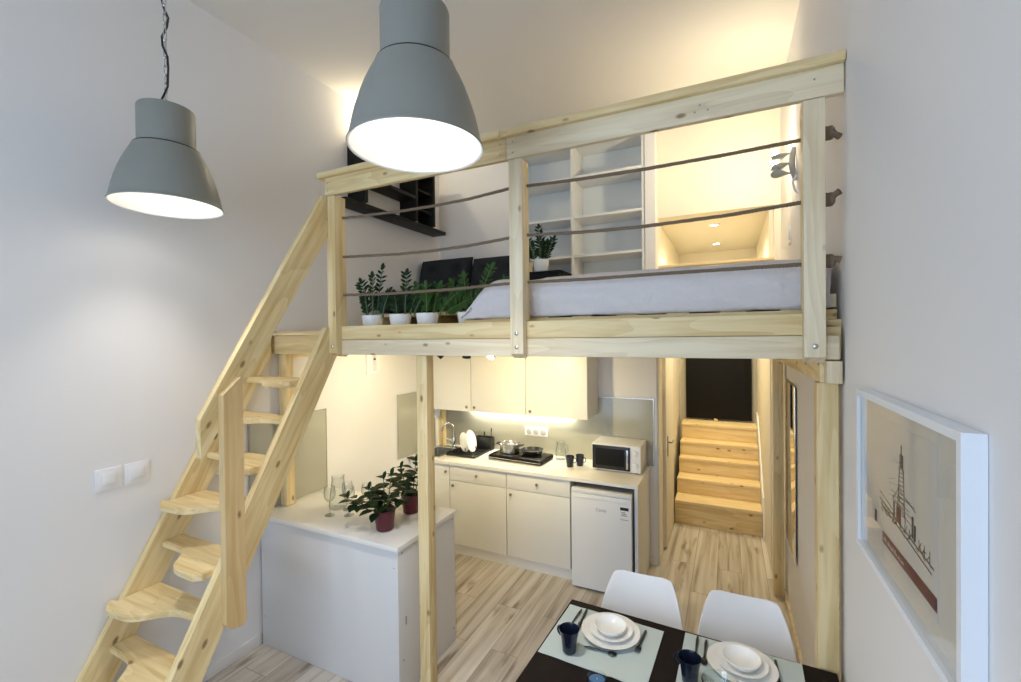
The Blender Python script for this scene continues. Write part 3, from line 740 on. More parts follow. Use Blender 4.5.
# worktop with a sink cut-out
sx0, sx1, sy0, sy1 = -2.875, -2.62, 3.74, 4.10
KW = thing('kitchen_worktop', 'long white kitchen worktop along the back wall', 'worktop', (-1.8, 3.95, KB))
boxes('slab', WTOP, KW, [(XL + .002, sx0, 3.635, 4.249, KB, KT), (sx1, -.648, 3.635, 4.249, KB, KT), (sx0, sx1, 3.635, sy0, KB, KT), (sx0, sx1, sy1, 4.249, KB, KT)], loc=(-1.8, 3.95, KB))
SK = thing('kitchen_sink', 'stainless steel sink bowl set into the worktop corner', 'sink', (-2.75, 3.92, KT))
bm = bmesh.new()
def ringrect(x0, x1, y0, y1, zz): return [bm.verts.new((x0, y0, zz)), bm.verts.new((x1, y0, zz)), bm.verts.new((x1, y1, zz)), bm.verts.new((x0, y1, zz))]
rg = [ringrect(sx0 - .025, sx1 + .025, sy0 - .025, sy1 + .075, KT + .001), ringrect(sx0 - .022, sx1 + .022, sy0 - .022, sy1 + .072, KT + .006), ringrect(sx0 + .004, sx1 - .004, sy0 + .004, sy1 - .004, KT + .003), ringrect(sx0 + .015, sx1 - .015, sy0 + .015, sy1 - .015, KT - .15)]
for a, b in zip(rg, rg[1:]):
    for k in range(4): bm.faces.new((a[k], a[(k + 1) % 4], b[(k + 1) % 4], b[k]))
bm.faces.new(rg[-1])
bmesh.ops.bevel(bm, geom=[e for e in bm.edges], offset=.01, segments=2, affect='EDGES', clamp_overlap=True)
o = obj('bowl', bm, STEEL, SK, smooth=True); o.location = -WL[SK.name]
lathe_obj('drain', CHROME, SK, (-2.75, 3.92, KT - .149), [(0, .002), (.02, .002), (.035, .003), (.038, .0)], 20)
FA = thing('faucet', 'chrome gooseneck faucet behind the sink', 'faucet', (-2.70, 4.155, KT))
lathe_obj('base', CHROME, FA, (-2.70, 4.155, KT + .008), [(0, 0), (.026, 0), (.026, .006), (.02, .012), (.02, .09), (.016, .1), (0, .1)], 20)
bm = bmesh.new(); tp = [(-2.70, 4.155, KT + .1)]
for i in range(13):
    a = math.pi * i / 12; tp.append((-2.70 - .055 * (1 - math.cos(a)), 4.155 - .03 * (1 - math.cos(a)), KT + .20 + .06 * math.sin(a)))
tp.append((-2.81, 4.095, KT + .175)); tube(bm, tp, .0105, 10); o = obj('spout', bm, CHROME, FA, smooth=True); o.location = -WL[FA.name]
bm = bmesh.new(); tube(bm, [(-2.70, 4.135, KT + .075), (-2.72, 4.09, KT + .095), (-2.74, 4.05, KT + .105)], [.009, .006, .007], 8); o = obj('lever', bm, CHROME, FA, smooth=True); o.location = -WL[FA.name]

# back wall glass
t = thing('splash_panel', 'grey-beige glass splashback along the kitchen back wall', 'panel', (-1.7, YB, KT))
box('glass', SPLASH, t, -2.858, -.617, YB - .008, YB - .001, KT + .001, 1.512, .0005)
boxes('edge_trim', STEEL, t, [(-2.858, -.617, YB - .011, YB - .001, 1.512, 1.519), (-.617, -.609, YB - .011, YB - .001, KT, 1.519)], loc=(-1.7, YB, KT))
# upper cabinets
def wall_cabinet(x0, x1, label, kx):
    t = thing('wall_cabinet', label, 'cabinet', ((x0 + x1) / 2, 4.07, 1.357), 'kitchen wall cabinets')
    box('carcass', LACQ, t, x0, x1, 3.90, 4.249, 1.357, 2.022, 0)
    d = box('door', CABF, t, x0 + .002, x1 - .002, 3.88, 3.899, 1.355, 2.020, .0015); knob(d, kx, 3.88, 1.40)
wall_cabinet(XL + .065, -2.317, 'off-white wall cabinet above the sink', -2.36)
wall_cabinet(-2.315, -1.721, 'middle off-white wall cabinet above the dish rack and hob', -2.272)
wall_cabinet(-1.719, -1.122, 'off-white wall cabinet at the right end with its side showing', -1.67)
t = thing('led_strip', 'glowing white light strip under the wall cabinets', 'lamp', (-1.95, 4.19, 1.35))
box('housing', WPLAS, t, -2.52, -1.36, 4.19, 4.215, 1.346, 1.3565, .001); box('diffuser', LEDM, t, -2.515, -1.365, 4.192, 4.213, 1.341, 1.3455, .001)

# fridge
FX0, FX1, FF = -1.186, -.692, 3.59
FR = thing('fridge', 'white under-counter fridge standing below the worktop end', 'fridge', ((FX0 + FX1) / 2, 3.9, 0))
box('body', GREYP, FR, FX0 + .004, FX1 - .004, FF + .055, 4.15, .012, .832, .004)
d = box('door', FRID, FR, FX0, FX1, FF, FF + .05, .022, .80, .006)
hd = box('top_trim', FRID, FR, FX0, FX1, FF + .004, FF + .05, .804, .836, .004)
box('handle_recess', FRID, d, FX0 + .03, FX1 - .03, FF - .004, FF, .765, .775, .001)
me = text_mesh('Candy', .034); me.materials.append(GREYP)
o = bpy.data.objects.new('logo', me); o.rotation_euler = (R(90), 0, 0); reg(o, ((FX0 + FX1) / 2 + .005, FF - .0008, .685), d); o['label'] = 'small grey logo'
lb = bmesh.new(); lx0, lz0 = -.782, .625
B_box(lb, (lx0 + .035, FF - .0006, lz0 + .06), (.078, .001, .125))
B_box(lb, (lx0 + .035, FF - .0014, lz0 + .098), (.066, .0012, .024), mi=1)
for k in range(3): B_box(lb, (lx0 + .027 + k * .004, FF - .0014, lz0 + .07 - k * .012), (.03 + k * .008, .0012, .006), mi=2)
B_box(lb, (lx0 + .035, FF - .0014, lz0 + .012), (.066, .0012, .005), mi=2)
o = obj('energy_label', lb, [WPLAS, BLK, GREYP], d); o.location = -WL[d.name]; o['label'] = 'white energy sticker with black and grey bars'
for x in (FX0 + .04, FX1 - .04): lathe_obj('foot', BLK, FR, (x, FF + .09, .0005), [(0, 0), (.016, 0), (.016, .011), (0, .011)], 16)

# microwave
MX0, MX1, MY0, MY1, MZ0, MZ1 = -1.098, -.676, 3.925, 4.235, KT + .012, KT + .242
MW = thing('microwave', 'white microwave oven with black door at the right end of the worktop', 'microwave', ((MX0 + MX1) / 2, 4.08, KT))
box('body', WPLAS, MW, MX0, MX1, MY0 + .015, MY1, MZ0, MZ1, .006)
mf = box('front', WPLAS, MW, MX0, MX1, MY0, MY0 + .014, MZ0 + .001, MZ1 - .001, .004)
md_ = box('door', BLK, MW, MX0 + .006, MX1 - .088, MY0 - .012, MY0 - .0005, MZ0 + .012, MZ1 - .012, .003)
wd_ = box('door_window', BLKM, md_, MX0 + .035, MX1 - .135, MY0 - .0145, MY0 - .0122, MZ0 + .045, MZ1 - .035, .001)
bm = bmesh.new(); B_box(bm, (0, 0, 0), (.018, .02, .165), bev=.004); hdl = obj('handle', bm, STEEL, md_, (MX1 - .108, MY0 - .0225, (MZ0 + MZ1) / 2), smooth=True); hdl['label'] = 'silver vertical handle'
for zz in (MZ1 - .06, MZ0 + .065):
    bm = bmesh.new(); lathe(bm, [(0, 0), (.022, 0), (.02, .014), (0, .016)], 24, M=Matrix.Rotation(R(90), 3, 'X')); B_box(bm, (0, -.016, 0), (.005, .004, .036), bev=.001)
    obj('dial', bm, WPLAS, MW, (MX1 - .045, MY0, zz), smooth=True)
for (x, y) in ((MX0 + .04, MY0 + .04), (MX1 - .04, MY0 + .04), (MX0 + .04, MY1 - .04), (MX1 - .04, MY1 - .04)): lathe_obj('foot', BLK, MW, (x, y, KT + .0005), [(0, 0), (.012, 0), (.012, .0115), (0, .0115)], 12)

# hob, pot, pan
a0 = R(-3.8)
HB = thing('induction_hob', 'black double induction hob lying on the worktop', 'hob', (-1.83, 4.0, KT))
bm = bmesh.new(); B_box(bm, (0, 0, 0), (.57, .30, .034), bev=.012); obj('body', bm, BLKM, HB, (-1.83, 4.0, KT + .024), smooth=True)
bm = bmesh.new(); B_box(bm, (0, 0, 0), (.55, .285, .006), bev=.002); gl_ = obj('glass_top', bm, HOBG, HB, (-1.83, 4.0, KT + .0445), smooth=True)
bm = bmesh.new(); B_box(bm, (0, 0, 0), (.56, .006, .006), bev=.002); obj('front_trim', bm, CHROME, HB, (-1.83, 3.848, KT + .022), smooth=True)
for x in (-2.07, -1.63):
    for y in (3.9, 4.1): lathe_obj('foot', BLK, HB, (x, y, KT + .0005), [(0, 0), (.012, 0), (.012, .0065), (0, .0065)], 12)
HB.rotation_euler = (0, 0, a0)
HT = KT + .048
PT = thing('cooking_pot', 'steel cooking pot with dark side handles on the hob', 'pot', (-1.965, 4.035, HT))
lathe_obj('body', STEEL, PT, (-1.965, 4.035, HT), [(0, 0), (.092, 0), (.098, .006), (.098, .085), (.101, .088), (.098, .09), (.095, .085), (.095, .008), (0, .006)], 40)
for sg in (1, -1):
    bm = bmesh.new(); tube(bm, [(sg * .097, -.03, .07), (sg * .14, -.022, .078), (sg * .14, .022, .078), (sg * .097, .03, .07)], .008, 8); obj('handle', bm, BLK, PT, (-1.965, 4.035, HT), smooth=True)
FP = thing('frying_pan', 'dark non-stick frying pan on the hob beside the steel pot', 'pan', (-1.735, 4.06, HT))
lathe_obj('body', STEEL, FP, (-1.735, 4.06, HT), [(0, 0), (.085, 0), (.092, .004), (.112, .04), (.114, .042), (.110, .042)], 40)
lathe_obj('coating', BLK, FP, (-1.735, 4.06, HT), [(.110, .042), (.089, .008), (0, .006)], 40)
bm = bmesh.new(); tube(bm, [(-.10, -.045, .036), (-.15, -.07, .048), (-.25, -.115, .06)], [.009, .009, .012], 8, flat=.7); obj('handle', bm, BLK, FP, (-1.735, 4.06, HT), smooth=True)

# dish rack with plates and basket
DR = thing('dish_rack', 'black dish drainer tray on the worktop next to the sink', 'rack', (-2.415, 3.98, KT))
bm = bmesh.new(); B_box(bm, (0, 0, .006), (.34, .32, .008), bev=.003)
for s in (-1, 1): B_box(bm, (s * .166, 0, .012), (.009, .32, .02), bev=.003); B_box(bm, (0, s * .156, .012), (.34, .009, .02), bev=.003)
obj('tray', bm, BLK, DR, (-2.415, 3.98, KT), smooth=True)
bm = bmesh.new()
for k in range(9): B_box(bm, (-.13 + k * .033, 0, .016), (.006, .28, .006))
for y in (-.06, .06): B_box(bm, (0, y, .020), (.32, .006, .006))
for k in range(4):
    for y in (-.06, .06): B_box(bm, (-.10 + k * .05, y, .045), (.006, .006, .05))
obj('rack_grid', bm, BLK, DR, (-2.415, 3.98, KT))
for i, (x, y, r) in enumerate(((-2.462, 3.955, .100), (-2.40, 3.985, .112))):
    bm = bmesh.new(); M = Matrix.Rotation(R(6), 3, 'Z') @ Matrix.Rotation(R(76), 3, 'Y')
    lathe(bm, [(0, 0), (.05, 0), (.055, .003), (r - .005, .016), (r, .018), (r - .003, .021), (.058, .008), (0, .005)], 40, M=M)
    tag(obj('plate', bm, CERAM, None, (x, y, KT + .012 + r), smooth=True), ['white plate standing in the dish rack, nearer the sink', 'larger white plate standing in the dish rack, nearer the black basket'][i], 'plate', 'plates in the dish rack')
BS = thing('cutlery_basket', 'black cutlery basket at the back of the dish rack', 'basket', (-2.335, 4.165, KT))
bm = bmesh.new()
B_box(bm, (0, 0, .006), (.19, .075, .008)); 
for s in (-1, 1):
    B_box(bm, (0, s * .037, .07), (.19, .004, .13), bev=.001); B_box(bm, (s * .094, 0, .07), (.004, .075, .13), bev=.001)
obj('basket', bm, BLK, BS, (-2.335, 4.185, KT + .001))
for i, (x, hgt, lab) in enumerate(((-2.26, .235, 'tall dark spatula standing in the cutlery basket'), (-2.345, .19, 'short dark spoon standing in the cutlery basket'))):
    bm = bmesh.new(); tube(bm, [(0, 0, .012), (.004, 0, hgt - .05)], .004, 6); tube(bm, [(.004, 0, hgt - .055), (.007, 0, hgt - .03), (.008, 0, hgt)], [.004, .014, .008], 8, flat=.3)
    tag(obj('utensil', bm, BLK, None, (x, 4.185, KT + .001), smooth=True), lab, 'utensil', 'utensils in the cutlery basket')

# mugs
def mug(x, y, lab, ang):
    t = thing('mug', lab, 'mug', (x, y, KT), 'dark mugs by the microwave')
    lathe_obj('cup', NAVY, t, (x, y, KT + .0005), [(0, 0), (.027, 0), (.030, .003), (.036, .06), (.039, .098), (.037, .1), (.035, .097), (.028, .008), (0, .007)], 28)
    bm = bmesh.new(); pts = []
    for i in range(9):
        a = -math.pi / 2 + math.pi * i / 8; rr = .034 + .024 * math.cos(a); pts.append((rr * math.cos(ang), rr * math.sin(ang), .058 + .022 * math.sin(a)))
    tube(bm, pts, .004, 7, cap=False); obj('handle', bm, NAVY, t, (x, y, KT), smooth=True)
mug(-1.308, 3.935, 'dark navy mug farther from the microwave', R(20)); mug(-1.235, 4.005, 'dark navy mug closer to the microwave, handle to the right', R(-5))
JG = thing('glass_jug', 'clear glass jug behind the navy mugs', 'jug', (-1.47, 4.14, KT))
lathe_obj('body', GLASS, JG, (-1.47, 4.14, KT + .001), [(0, 0), (.045, 0), (.05, .005), (.05, .08), (.04, .12), (.036, .15), (.042, .172)], 30)
bm = bmesh.new(); tube(bm, [(.036, 0, .15), (.075, 0, .14), (.078, 0, .08), (.05, 0, .05)], .005, 7); obj('handle', bm, GLASS, JG, (-1.47, 4.14, KT), smooth=True)
# sockets
SC = thing('socket_strip', 'white triple wall socket on the splashback above the hob', 'socket', (-1.735, YB - .009, 1.125))
box('plate', WPLAS, SC, -1.885, -1.64, YB - .022, YB - .0085, 1.085, 1.175, .004)
for k in range(3):
    bm = bmesh.new(); lathe(bm, [(.0, .004), (.021, .004), (.024, 0), (.030, 0), (.030, .003)], 24, M=Matrix.Rotation(R(90), 3, 'X'))
    lathe(bm, [(0, 0.001), (.003, .001), (.003, .0045), (0, .0045)], 8, c=(-.009, 0, 0), M=Matrix.Rotation(R(90), 3, 'X')); lathe(bm, [(0, 0.001), (.003, .001), (.003, .0045), (0, .0045)], 8, c=(.009, 0, 0), M=Matrix.Rotation(R(90), 3, 'X'))
    obj('outlet', bm, OUTL, SC, (-1.840 + k * .078, YB - .0225, 1.13), smooth=True)
# intercom on the left wall
IC = thing('intercom_handset', 'slim white intercom with dark cord on the left wall above the sink', 'intercom', (XL, 4.12, 1.37))
box('case', WPLAS, IC, XL + .001, XL + .035, 4.085, 4.165, 1.22, 1.53, .006)
bm = bmesh.new(); tube(bm, [(XL + .036, 4.11, 1.45), (XL + .05, 4.10, 1.42), (XL + .045, 4.10, 1.36), (XL + .036, 4.115, 1.33)], .006, 6); o = obj('cord', bm, BLK, IC, smooth=True); o.location = -WL[IC.name]
JB = thing('junction_box', 'small white junction box on the left wall under the loft beam', 'box', (XL, 3.15, 1.87))
box('back_plate', WPLAS, JB, XL + .001, XL + .012, 3.07, 3.24, 1.775, 1.955, .003); box('cover', TRIM, JB, XL + .012, XL + .055, 3.15, 3.225, 1.81, 1.955, .004)
lathe_obj('knob', BLK, JB, (XL + .034, 3.149, 1.91), [(0, -.01), (.009, -.006), (.012, 0), (.009, .006), (0, .01)], 12)
# spot bar below the loft
SB = thing('spot_lamp', 'three-headed black and white spotlight bar under the loft deck', 'lamp', (-1.74, 2.87, 2.03))
box('bar', WPLAS, SB, -2.05, -1.45, 2.85, 2.89, 2.012, 2.0295, .003)
for k, (x, m_, ax, ay) in enumerate(((-1.985, BLK, R(35), R(-40)), (-1.745, BLK, R(10), R(10)), (-1.53, WPLAS, R(-50), R(15)))):
    M = Matrix.Rotation(ay, 3, 'Y') @ Matrix.Rotation(ax, 3, 'X')
    bm = bmesh.new(); lathe(bm, [(0, .03), (.02, .028), (.028, .015), (.033, -.03), (.031, -.032), (.028, -.026)], 24, M=M)
    hd = obj('head', bm, m_, SB, (x, 2.87, 1.978), smooth=True)
    bm = bmesh.new(); lathe(bm, [(0, -.022), (.027, -.024), (.027, -.02), (0, -.018)], 20, M=M); obj('bulb', bm, BULBW if k == 2 else WPLAS, hd, (x, 2.87, 1.978), smooth=True)
# sconce on the right loft wall
WSN = thing('wall_lamp', 'grey three-headed wall lamp on the right loft wall', 'lamp', (XR, 3.5, 3.3))
bm = bmesh.new(); pts = [(XR - .012, 3.46, 3.10), (XR - .02, 3.475, 3.155), (XR - .026, 3.49, 3.22), (XR - .02, 3.505, 3.285), (XR - .012, 3.52, 3.33)]
tube(bm, pts, [.012, .018, .020, .018, .012], 12, flat=1.); o = obj('base_arc', bm, SCONCE, WSN, smooth=True); o.location = -WL[WSN.name]
for k, (zz, y, dz) in enumerate(((3.292, 3.51, .03), (3.224, 3.495, .0), (3.152, 3.475, -.03))):
    bm = bmesh.new(); tube(bm, [(XR - .03, y, zz), (XR - .06, y, zz - .002)], .006, 8)
    M = Matrix.Rotation(R(-90 + (6 if k == 2 else -16)), 3, 'Y')
    lathe(bm, [(0, 0), (.007, .002), (.011, .015), (.021, .04), (.028, .065), (.028, .085), (.018, .1), (0, .105)], 24, c=(XR - .045, y, zz), M=M)
    o = obj('head', bm, SCONCE, WSN, smooth=True); o.location = -WL[WSN.name]
    bm = bmesh.new()
    if k < 2:
        lathe(bm, [(0, 0), (.016, .004), (.024, .014), (.024, .022), (0, .03)], 20, c=(XR - .122, y + .02, zz + .016), M=Matrix.Rotation(R(60), 3, 'X')); o2 = obj('bulb', bm, BULBW, o, smooth=True); o2.location = (0, 0, 0)
    else: bm.free()
t = thing('wall_socket', 'small white socket on the right loft wall above the bed', 'socket', (XR, 3.8, 2.8)); box('plate', WPLAS, t, XR - .01, XR - .0005, 3.74, 3.83, 2.74, 2.87, .003); box('insert', TRIM, t, XR - .014, XR - .0101, 3.755, 3.815, 2.78, 2.84, .002)
t = thing('wall_hook', 'curved white hook on the right loft wall below the wall lamp', 'hook', (XR, 3.4, 3.03))
bm = bmesh.new(); tube(bm, [(XR - .005, 3.41, 3.0), (XR - .02, 3.40, 3.02), (XR - .03, 3.41, 3.07), (XR - .006, 3.42, 3.12)], .007, 8); o = obj('hook', bm, WPLAS, t, smooth=True); o.location = -WL[t.name]
# uplight high on the left wall (behind the large pendant)
t = thing('wall_uplight', 'wall uplight glowing under the ceiling behind the large pendant', 'lamp', (XL, 3.15, 3.86))
bm = bmesh.new(); lathe(bm, [(0, 0), (.03, 0), (.055, .09), (.052, .09), (.028, .004)], 24); obj('cup', bm, SCONCE, t, (XL + .065, 3.15, 3.83), smooth=True)
box('bracket', SCONCE, t, XL + .001, XL + .03, 3.12, 3.18, 3.80, 3.88, .003)
lathe_obj('bulb', BULBW, t, (XL + .065, 3.15, 3.838), [(0, 0), (.02, .005), (.024, .03), (.014, .05), (0, .055)], 16)

# mirror on the right wall below the loft
MR = thing('wall_mirror', 'tall narrow frameless mirror on the right wall under the loft', 'mirror', (XR, 3.65, 1.1))
box('glass', MIRR, MR, XR - .015, XR - .012, 3.50, 4.09, .555, 1.745, .0005); box('backing', GREYP, MR, XR - .0115, XR - .001, 3.54, 4.05, .6, 1.7, .001)

# ------------------------------------------------------------------ framed print
PX = XR - .012
PIC = thing('framed_print', 'white box frame with a lighthouse print on the near right wall', 'picture', (PX, 1.40, 1.68))
fy0, fy1, fz0, fz1, fd = 1.04, 1.752, 1.438, 1.925, .036
fw = .018
boxes('frame', FRAMEM, PIC, [(PX - fd, PX - .001, fy0, fy0 + fw, fz0, fz1), (PX - fd, PX - .001, fy1 - fw, fy1, fz0, fz1), (PX - fd, PX - .001, fy0 + fw, fy1 - fw, fz0, fz0 + fw), (PX - fd, PX - .001, fy0 + fw, fy1 - fw, fz1 - fw, fz1)], loc=(PX, 1.4, 1.68))
XP = PX - .012
box('passepartout', PAPER, PIC, XP, PX - .002, fy0 + fw, fy1 - fw, fz0 + fw, fz1 - fw, 0)
sheet = box('print', PAPER2, PIC, XP - .0012, XP - .0002, 1.205, 1.69, 1.500, 1.865, 0)
box('pane', PICG, PIC, PX - .028, PX - .026, fy0 + fw, fy1 - fw, fz0 + fw, fz1 - fw, 0)
XI = XP - .0022
def line(bm, a, b, w):
    a = Vector((XI, *a)); b = Vector((XI, *b)); d = b - a
    if d.length < 1e-5: return
    ang = math.atan2(d.z, d.y); M = Matrix.Rotation(ang, 3, 'X')
    B_box(bm, (a + b) / 2, (.0008, d.length, w), M=M)
# local picture axes: p to the right as seen (towards -y), q up
def pq(p, q): return (1.655 - p, 1.505 + q)
rb = bmesh.new(); B_box(rb, (XI, 1.655 - .265, 1.505 + .030), (.0008, .36, .03)); B_box(rb, (XI, 1.655 - .02, 1.505 + .065), (.0008, .016, .034)); B_box(rb, (XI, 1.655 - .215, 1.505 + .135), (.0008, .03, .04))
o = obj('red_banner', rb, RED, sheet); o.location = -WL[sheet.name]
ib = bmesh.new(); rnd = random.Random(4)
# slim tower, lantern, railings
for (p0, q0, p1, q1) in ((.205, .13, .222, .255), (.262, .13, .248, .255), (.215, .255, .255, .255), (.222, .262, .248, .262)): line(ib, pq(p0, q0), pq(p1, q1), .0022)
B_box(ib, (XI, 1.655 - .235, 1.505 + .275), (.0008, .022, .034)); line(ib, pq(.235, .29), pq(.235, .315), .005)
for k in range(11):
    q = .14 + k * .0105; line(ib, pq(.208 + k * .0013, q), pq(.26 - k * .0011, q + .003), .0012)
# base: jetty, rocks, rails
for k in range(26):
    p = .07 + k * .0135; line(ib, pq(p, .108 + rnd.uniform(-.012, .012)), pq(p + rnd.uniform(.008, .03), .112 + rnd.uniform(-.018, .018)), rnd.choice((.0012, .002, .003)))
line(ib, pq(.06, .13), pq(.43, .098), .0025); line(ib, pq(.07, .118), pq(.42, .083), .0025); line(ib, pq(.06, .15), pq(.20, .13), .0015)
for k in range(12): line(ib, pq(.08 + k * .03, .105), pq(.08 + k * .03, .128), .0015)
for (p, hgt) in ((.31, .05), (.325, .035), (.18, .045)): B_box(ib, (XI, 1.655 - p, 1.505 + .115 + hgt / 2), (.0008, .009, hgt))
for k in range(14): line(ib, pq(.13 + rnd.uniform(0, .2), .13 + rnd.uniform(0, .09)), pq(.13 + rnd.uniform(0, .2), .13 + rnd.uniform(0, .09)), .0007)
o = obj('drawing', ib, INKL, sheet); o.location = -WL[sheet.name]
cb = bmesh.new(); rnd = random.Random(9)
for k in range(13):                                 # small illegible lettering on the banner
    p0 = .10 + k * .0125 + rnd.uniform(-.002, .002); hgt = rnd.choice((.006, .008, .0115))
    XI -= .0008
    line(cb, pq(p0, .024), pq(p0 + rnd.uniform(-.001, .003), .024 + hgt), .0028)
    if k % 2: line(cb, pq(p0, .024 + hgt * .5), pq(p0 + .007, .024 + hgt * rnd.uniform(.1, .9)), .0022)
    XI += .0008
o = obj('lettering', cb, PAPER2, sheet); o.location = -WL[sheet.name]

# ------------------------------------------------------------------ table and chairs
TT = .75
TB = thing('dining_table', 'black-brown dining table set for two in the foreground', 'table', (-.185, 1.79, 0))
box('tabletop', TBL, TB, -.748, .365, 1.41, 2.180, TT - .035, TT, .003)
for x in (-.69, .32):
    for y in (1.455, 2.11): box('leg', TBL, TB, x - .028, x + .028, y - .028, y + .028, .001, TT - .036, .003)
boxes('apron', TBL, TB, [(-.66, .29, 2.10, 2.12, TT - .11, TT - .036), (-.66, .29, 1.445, 1.465, TT - .11, TT - .036), (-.70, -.68, 1.485, 2.08, TT - .11, TT - .036), (.31, .33, 1.485, 2.08, TT - .11, TT - .036)], loc=(-.185, 1.79, 0))
TB.rotation_euler = (0, 0, R(-2.6))

def eiffel_chair(x, y, rz, label):
    t = thing('dining_chair', label, 'chair', (x, y, 0), 'white shell chairs at the table')
    # shell: v runs from the seat front to the top of the back, u across
    key = [(-.235, .455, .205, .012), (-.21, .462, .222, .02), (-.10, .450, .232, .04), (.03, .437, .232, .05), (.12, .445, .228, .05), (.185, .485, .222, .048), (.222, .56, .214, .045), (.250, .65, .200, .04), (.285, .74, .176, .03), (.308, .805, .148, .018), (.313, .822, .130, .012)]
    bm = bmesh.new(); nu = 16; rows = []; nv = 44
    def samp(s):
        f = s * (len(key) - 1); i = min(int(f), len(key) - 2); q = f - i
        p0 = key[max(i - 1, 0)]; p1 = key[i]; p2 = key[i + 1]; p3 = key[min(i + 2, len(key) - 1)]
        return [.5 * (2 * b + (c - a) * q + (2 * a - 5 * b + 4 * c - d) * q * q + (3 * b - a - 3 * c + d) * q ** 3) for a, b, c, d in zip(p0, p1, p2, p3)]
    for j in range(nv + 1):
        s = j / nv; yy, zz, w, cv = samp(s); a = samp(min(1, s + .01)); b = samp(max(0, s - .01))
        d = Vector((0, a[0] - b[0], a[1] - b[1])).normalized(); nrm = Vector((0, -d.z, d.y))      # towards the sitter
        row = []
        for i in range(nu + 1):
            u = i / nu * 2 - 1; c = cv * abs(u) ** 2.4
            uu = u
            p = Vector((uu * w, yy, zz)) + nrm * c
            if s > .9: p.z -= .03 * abs(u) ** 6 * (s - .9) / .1; 
            if s > .8: p.z -= .012 * math.cos(u * 1.57) * (s - .8) / .2
            row.append(bm.verts.new(p))
        rows.append(row)
    for a, b in zip(rows, rows[1:]):
        for i in range(nu): bm.faces.new((a[i], a[i + 1], b[i + 1], b[i]))
    o = obj('shell', bm, CHAIR, t, (x, y, 0), smooth=True, sharp=180)
    m = o.modifiers.new('thick', 'SOLIDIFY'); m.thickness = .010; m.offset = 0
    m = o.modifiers.new('round', 'BEVEL'); m.width = .004; m.segments = 2
    bm = bmesh.new(); cushion(bm, (0, 0, 0), .38, .36, .045, pw=.3, n=12); obj('seat_pad', bm, CHAIR, t, (x, y - .03, .478), smooth=True, sharp=180)
    for sx, sy in ((1, 1), (-1, 1), (1, -1), (-1, -1)):
        bm = bmesh.new(); tube(bm, [(sx * .11, -.03 + sy * .10, .43), (sx * .215, -.03 + sy * .215, .002)], [.017, .011], 12); obj('leg', bm, PINE, t, (x, y, 0), smooth=True)
    bm = bmesh.new()
    for sx in (1, -1): tube(bm, [(sx * .12, -.14, .425), (sx * .12, .08, .425)], .006, 8)
    tube(bm, [(-.16, -.16, .24), (.16, .14, .24)], .005, 8); tube(bm, [(.16, -.16, .235), (-.16, .14, .235)], .005, 8)
    obj('under_frame', bm, BLK, t, (x, y, 0), smooth=True)
    t.rotation_euler = (0, 0, rz)
eiffel_chair(-.414, 2.168, R(1), 'white shell chair on the left, in front of the fridge')
eiffel_chair(.066, 2.170, R(1), 'white shell chair on the right, next to the passage wall')

S = .9926
def placemat(c, ang, lab, sx=.455, sy=.36):
    bm = bmesh.new(); n = 24; g = []
    for i in range(n + 1):
        row = []
        for j in range(n + 1):
            u = i / n - .5; v = j / n - .5
            zz = .0025 + .0022 * abs(noise.noise(Vector((u * 5, v * 4, c[0] * 9)))) + .002 * math.exp(-((u - .22) ** 2) * 900)
            row.append(bm.verts.new((u * sx, v * sy, zz)))
        g.append(row)
    for i in range(n):
        for j in range(n): bm.faces.new((g[i][j], g[i + 1][j], g[i + 1][j + 1], g[i][j + 1]))
    r = bmesh.ops.extrude_face_region(bm, geom=bm.faces[:])
    for e in r['geom']:
        if isinstance(e, bmesh.types.BMVert): e.co.z -= .002
    tag(obj('placemat', bm, MATC, None, (c[0], c[1], TT), smooth=True, rot=(0, 0, ang)), lab, 'placemat', 'mint placemats on the dark table')
placemat((-.509 * S, 1.966 * S), R(-2.8), 'mint grey placemat on the left, nearer the fridge', .452, .382)
placemat((.036 * S, 1.982 * S), R(-1.6), 'mint grey placemat on the right, nearer the wall', .445, .382)
MZ = TT + .0062
def setting(px, py, side):
    def ln(prof, nm, lab, zz, cat, grp, seg=48):
        bm = bmesh.new(); lathe(bm, prof, seg); tag(obj(nm, bm, CERAM, None, (px, py, zz), smooth=True), lab, cat, grp)
    ln([(0, 0), (.072, 0), (.076, .003), (.118, .016), (.128, .019), (.129, .021), (.117, .0195), (.075, .007), (0, .005)], 'dinner_plate', 'large flat white plate under the bowls on the %s placemat' % side, MZ, 'plate', 'flat plates on the table')
    ln([(0, 0), (.055, 0), (.058, .003), (.082, .020), (.096, .0245), (.097, .027), (.081, .024), (.056, .008), (0, .006)], 'soup_plate', 'smaller white plate between plate and bowl on the %s placemat' % side, MZ + .0058, 'plate', 'soup plates on the table')
    ln([(0, 0), (.038, 0), (.040, .004), (.060, .017), (.070, .034), (.0695, .0365), (.067, .034), (.057, .019), (.037, .008), (0, .006)], 'bowl', 'white bowl topping the stack on the %s placemat' % side, MZ + .0125, 'bowl', 'white bowls on the table')
setting(-.487 * S, 2.02 * S, 'left'); setting(.042 * S, 2.035 * S, 'right')

